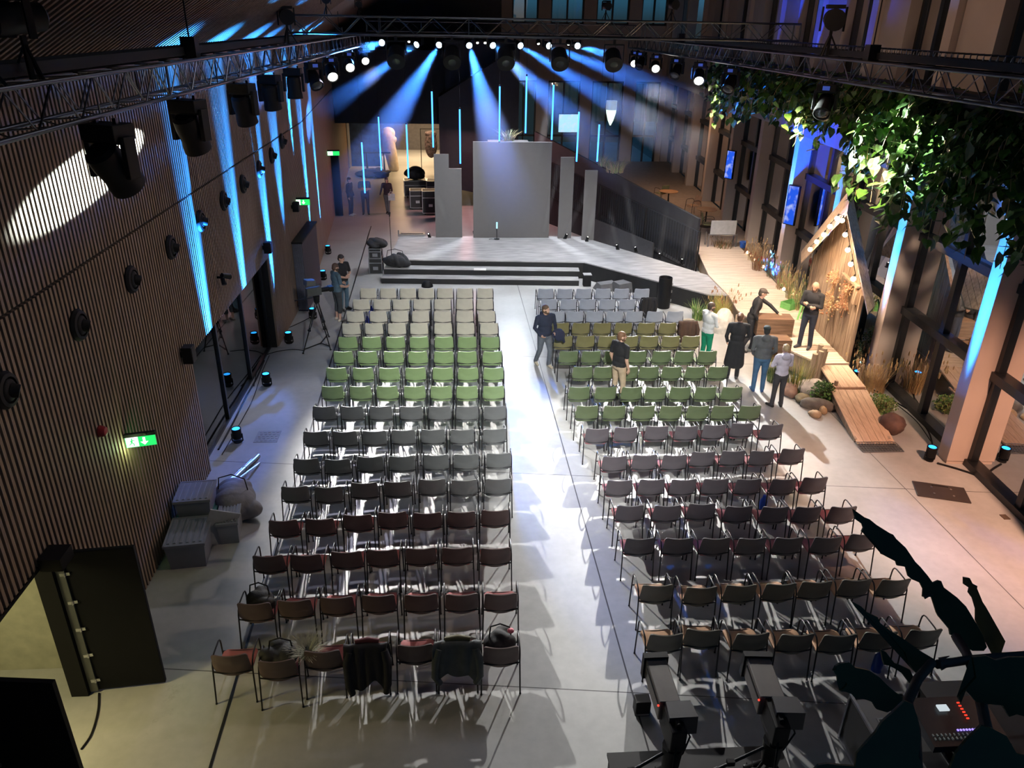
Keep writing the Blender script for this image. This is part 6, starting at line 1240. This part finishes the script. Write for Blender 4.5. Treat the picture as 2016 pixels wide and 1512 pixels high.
# table with mixing desk
t = thing('mixing_table', 'long black-draped table for the sound desk', 'table', (5.55, 4.4, 0)); b = MB(); b.bbox((0, 0, .84), (2.9, 2.25, .90)); b.build('tabletop', 'black', t); b = MB(); b.bbox((.04, 2.16, 0), (2.86, 2.2, .84)); b.bbox((.04, .04, 0), (.08, 2.2, .84)); b.bbox((2.82, .04, 0), (2.86, 2.2, .84)); b.build('cloth_skirt', 'skirt', t)
p = G(1885, 1425, .98); t = thing('mixing_desk', 'sound mixing desk with small lit keys on the black table', 'mixing desk', (p.x, p.y, .90), 0); b = MB(); b.prism([(-.3, 0), (.3, 0), (.3, .18), (-.3, .09)], -.45, .45, lambda x, y, z: (z, x, y)); b.build('body', mat('desk_black', (.012, .013, .016), .4), t); b = MB(); b.box((-.12, .14, .185), (.12, .08, .02)); b.build('screen', emis('desk_screen', (.75, .85, .9), .8), t)
b = MB()
for k in range(6): b.box((.10, .20-k*.04, .188-k*.005), (.03, .015, .012))
b.build('red_keys', emis('key_red', (1., .06, .03), 1.1), t); b = MB()
for k in range(7): b.box((-.08+k*.035, -.12, .125), (.018, .02, .012))
b.build('violet_keys', emis('key_violet', (.35, .25, 1.), 1.6), t); b = MB()
for i in range(16):
    for j in range(2): b.box((-.40+i*.05, -.2+j*.05-.02, .115), (.012, .03, .02))
b.build('faders', mat('fader_grey', (.2, .25, .25), .4), t)
t = thing('table_lamp', 'low gooseneck lamp lying behind the sound desk', 'lamp', (5.95, 6.35, .9)); b = MB(); b.tube([(0, 0, 0), (0, .02, .16), (.25, .02, .18), (.75, 0, .17)], .008, 6); b.build('gooseneck', 'alu', t); b = MB(); b.cyl((0, 0, 0), (0, 0, .02), .05, n=12); b.build('base', 'black', t)
# ------------------------------------------------------------------ far corridor
p = G(768, 332); t = thing('draped_sheet', 'white sheet draped over a stand in the far corridor', 'sheet', (p.x, 47.3, 0)); merge([('e', (.05, 0, 2.15), (.42, .3, .36), None, 0), ('c', (-.3, 0, 1.9), (.35, 0, 1.8), .2, .2, 0), ('c', (0, 0, 2.0), (.25, 0, .2), .42, .28, 0), ('c', (-.1, 0, 1.6), (-.45, 0, .9), .3, .12, 0), ('c', (.2, 0, 1.2), (.45, -.1, .15), .3, .16, 0)], 'cloth', [mat('sheet_cream', (.62, .52, .40), .8)], t, .04, 4)
t = thing('coat_rail', 'dark patterned coat hanging on a rail in the far corridor', 'coat', (-1.65, 47.6, 0)); merge([('e', (0, 0, 1.5), (.38, .2, .8), None, 0), ('c', (-.2, 0, 2.1), (.2, 0, 2.1), .16, .16, 0)], 'coat', [mat('coat_pattern', (.07, .05, .06), .8, var=.9, scale=9)], t, .04, 3); b = MB(); b.bar((-.6, 0, 0), (-.6, 0, 2.4), .04); b.bar((.6, 0, 0), (.6, 0, 2.4), .04); b.bar((-.6, 0, 2.38), (.6, 0, 2.38), .04); b.build('rail', 'black', t)
b = MB(); b.bbox((-6.4, 47.6, .2), (-4.6, 47.75, 3.2)); one(b, 'poster_panel', mat('poster_blue', (.05, .09, .20), .6, var=.5, scale=2.5), 'tall dark blue panel standing in the far corridor', 'panel')
drape_blob('heap of black cables on the far corridor floor', (-4.9, 45.6, 0), (1.6, 1.1, .4), (.02, .02, .025), 15, 'cable_heap', 'cables')
t = thing('trestle', 'black trestle legs in the far corridor by the white sheet', 'trestle', (-4.9, 46.8, 0)); b = MB()
for x in (-.5, .5):
    for s in (-1, 1): b.bar((x, s*.35, 0), (x, 0, 1.1), .05)
b.bar((-.7, 0, 1.12), (.9, 0, 1.12), .06); b.build('frame', 'black', t)
b = MB(); b.bbox((-5.69, 35.6, 0), (-5.35, 35.75, 2.7)); one(b, 'door_leaf_far', 'black', 'tall black door leaf standing open along the far slatted wall', 'door')
# ------------------------------------------------------------------ lamps standing on top of the trusses
def topspot(label, loc, s, rz, tri=True):
    t = thing('spotlight', label, 'stage light', loc, rz, 'spotlights standing on the trusses'); b = MB(); b.lathe([(.10*s, -.28*s), (.15*s, -.24*s), (.16*s, .1*s), (.18*s, .16*s), (.18*s, .3*s), (.15*s, .3*s)], (0, 0, .62*s), 18, Matrix.Rotation(PI*.52, 3, 'X')); b.build('body', 'black', t, 40)
    b = MB(); b.box((0, -.05*s, .82*s), (.3*s, .3*s, .06*s)); b.box((-.2*s, 0, .62*s), (.03*s, .08*s, .4*s)); b.box((.2*s, 0, .62*s), (.03*s, .08*s, .4*s)); b.bar((0, 0, 0), (0, 0, .45*s), .05*s); b.build('yoke', 'black', t); b = MB()
    for a in (0, 2.1, 4.2): b.bar((0, 0, .38*s), (.22*s*math.cos(a), .22*s*math.sin(a)*.8, .0), .025*s)
    b.build('stand', 'black', t); return t
topspot('black spotlight on a tripod on top of the slatted-wall truss', (-3.8, 19.2, 7.66), .9, .3); topspot('large dark spotlight on the truss at the top left corner', (-3.75, 6.55, 7.68), 1.15, .5); topspot('second dark spotlight beside the large one at the top left corner', (-3.78, 7.6, 7.66), .8, -.6); topspot('black spotlight on top of the window-side truss', (7.4, 16.3, 7.66), 1.1, -.3)
for x, s, lab in ((-3.05, .55, 'small spotlight at the slatted-wall end on the front cross truss'), (-2.3, .4, 'smallest spotlight on the front cross truss'), (3.55, .5, 'spotlight right of the middle on the front cross truss'), (5.15, .6, 'spotlight towards the windows on the front cross truss')): topspot(lab, (x, 20.2, 8.26), s, .2)
# ------------------------------------------------------------------ balcony and the plant close to the camera
b = MB(); b.bbox((-7, .1, 6.1), (13, 1.15, 6.3)); struct(b.build('floor_balcony', 'dark'))
t = thing('thorny_plant', 'dark thorny-leaved plant rising close in front of the view', 'plant', (0, 0, 0)); LD = mat('thorn_leaf', (.012, .026, .008), .5, var=.3, scale=20)
def CP(u, v, d): r = _ray(u, v)/FPX; return Vector((r[0]*d, r[1]*d, CAMZ+r[2]*d))
F = Vector(RC @ np.array([0, 0, 1.]))
def leafpoly(pts, d0, d1, ox, oy, k=.25):
    P = [(ox+x*k, oy+y*k) for x, y in pts]; u0 = min(p[0] for p in P); u1 = max(p[0] for p in P); cu = sum(p[0] for p in P)/len(P); cv = sum(p[1] for p in P)/len(P); Q = [CP(u, v, d0+(d1-d0)*(u-u0)/(u1-u0+1e-6)) for u, v in P]; c = CP(cu, cv, d0+(d1-d0)*(cu-u0)/(u1-u0+1e-6)-.015); n = len(Q); bm = bmesh.new(); f1 = [bm.verts.new(q) for q in Q]; f2 = [bm.verts.new(q+F*.004) for q in Q]; bm.faces.new(f1); bm.faces.new(f2[::-1])
    for i in range(n): bm.faces.new((f1[i], f2[i], f2[(i+1) % n], f1[(i+1) % n]))
    bmesh.ops.triangulate(bm, faces=[f for f in bm.faces if len(f.verts) > 4]); bmesh.ops.recalc_face_normals(bm, faces=bm.faces); me = bpy.data.meshes.new('leaf'); bm.to_mesh(me); bm.free(); me.materials.append(LD); o = bpy.data.objects.new('leaf', me); COL.objects.link(o); o.parent = t
U = (1512, 1134)
leafpoly([(670, -527), (690, -447), (740, -412), (752, -380), (738, -350), (890, -272), (884, -232), (892, -172), (905, -168), (1010, -112), (1018, -82), (1085, -72), (1105, 0), (1140, 30), (1200, 55), (1225, 105), (1220, 165), (1290, 165), (1330, 290), (1345, 318), (1430, 420), (1438, 465), (1480, 470), (1530, 485), (1560, 560), (1610, 590), (1700, 590), (1725, 560), (1690, 460), (1630, 355), (1560, 240), (1490, 170), (1385, 90), (1365, 40), (1345, 35), (1300, 55), (1260, 0), (1200, -72), (1160, -112), (1085, -222), (1010, -292), (985, -327), (960, -337), (855, -402), (800, -447), (760, -462), (690, -512)], 1.25, 1.10, *U)
leafpoly([(1545, 10), (1590, 18), (1612, 60), (1650, 80), (1642, 130), (1720, 250), (1800, 430), (1870, 515), (1828, 545), (1840, 600), (1920, 640), (1790, 650), (1830, 590), (1800, 520), (1690, 462), (1640, 350), (1640, 260), (1615, 175), (1582, 130), (1590, 95), (1545, 65), (1575, 45)], 1.15, 1.05, *U)
leafpoly([(660, 200), (735, 240), (780, 285), (865, 325), (885, 370), (960, 430), (1060, 490), (1200, 590), (1310, 655), (1335, 690), (1270, 750), (1200, 790), (1160, 760), (1110, 690), (1080, 600), (1000, 510), (940, 440), (895, 400), (860, 395), (790, 320), (760, 275), (690, 245)], 1.05, 1.0, *U)
leafpoly([(890, 580), (930, 600), (960, 640), (1000, 690), (1040, 702), (1120, 740), (1160, 830), (1120, 850), (1060, 770), (1000, 730), (950, 705), (915, 700), (905, 665)], 1.0, .98, *U)
leafpoly([(515, 748), (545, 735), (535, 710), (570, 690), (640, 680), (690, 722), (800, 745), (880, 800), (940, 860), (1010, 920), (1110, 985), (1060, 1035), (1000, 1050), (940, 1075), (855, 1050), (820, 992), (745, 965), (690, 965), (660, 930), (610, 912), (570, 908), (605, 880), (625, 850), (610, 832), (550, 828), (545, 792)], .98, .92, *U)
leafpoly([(680, 1560), (700, 1400), (760, 1330), (850, 1230), (900, 1150), (980, 1080), (1080, 985), (1140, 1010), (1180, 1120), (1200, 1300), (1185, 1420), (1240, 1560)], .88, .86, *U)
leafpoly([(1615, 640), (1720, 630), (1800, 665), (1900, 640), (2060, 640), (2060, 1120), (1960, 1090), (1900, 1110), (1850, 1020), (1740, 1010), (1640, 990), (1560, 900), (1520, 1000), (1500, 960), (1640, 800)], .95, .9, *U)
leafpoly([(330, 1560), (400, 1490), (470, 1480), (560, 1490), (680, 1500), (700, 1580)], .9, .88, *U); leafpoly([(1560, 1300), (1680, 1180), (1760, 1200), (1880, 1260), (1960, 1400), (2060, 1420), (2060, 1600), (1400, 1600), (1480, 1400)], .86, .84, *U)
b = MB(); C4 = lambda x, y, d: CP(U[0]+x*.25, U[1]+y*.25, d)
b.tube([C4(1330, 695, 1.0), C4(1450, 680, 1.02), C4(1600, 658, 1.03), C4(1800, 640, 1.02), C4(2100, 620, 1.0)], .006, 6); b.tube([C4(1480, 480, 1.1), C4(1560, 600, 1.06), C4(1620, 760, 1.0), C4(1680, 1000, .95), C4(1740, 1300, .9), C4(1760, 1620, .86)], .007, 6); b.tube([C4(1290, 680, 1.0), C4(1180, 810, .97), C4(1100, 985, .92), C4(1160, 1200, .9), C4(1180, 1600, .86)], .006, 6)
e0 = C4(1180, 1600, .86); e1 = C4(1760, 1620, .86); b.tube([e0, Vector((.62, .72, 6.98)), Vector((.62, .66, 6.8))], .007, 6); b.tube([e1, Vector((.75, .72, 6.98)), Vector((.7, .66, 6.8))], .008, 6)
for u, v, d in ((1360, 730, 1.0), (1230, 170, 1.15), (1720, 1000, .95), (1350, 660, 1.0)): q = C4(u, v, d); b.cyl(q, q+Vector((.012, 0, .006)), .003, .0005, 5)
b.build('stem', mat('thorn_stem', (.05, .022, .014), .6), t, 60)
t2 = thing('plant_trough', 'planter on the balcony holding the thorny plant, below the view', 'planter', (.66, .64, 6.3)); b = MB(); b.bbox((-.35, -.2, 0), (.35, .2, .5)); b.build('trough', 'dark', t2)
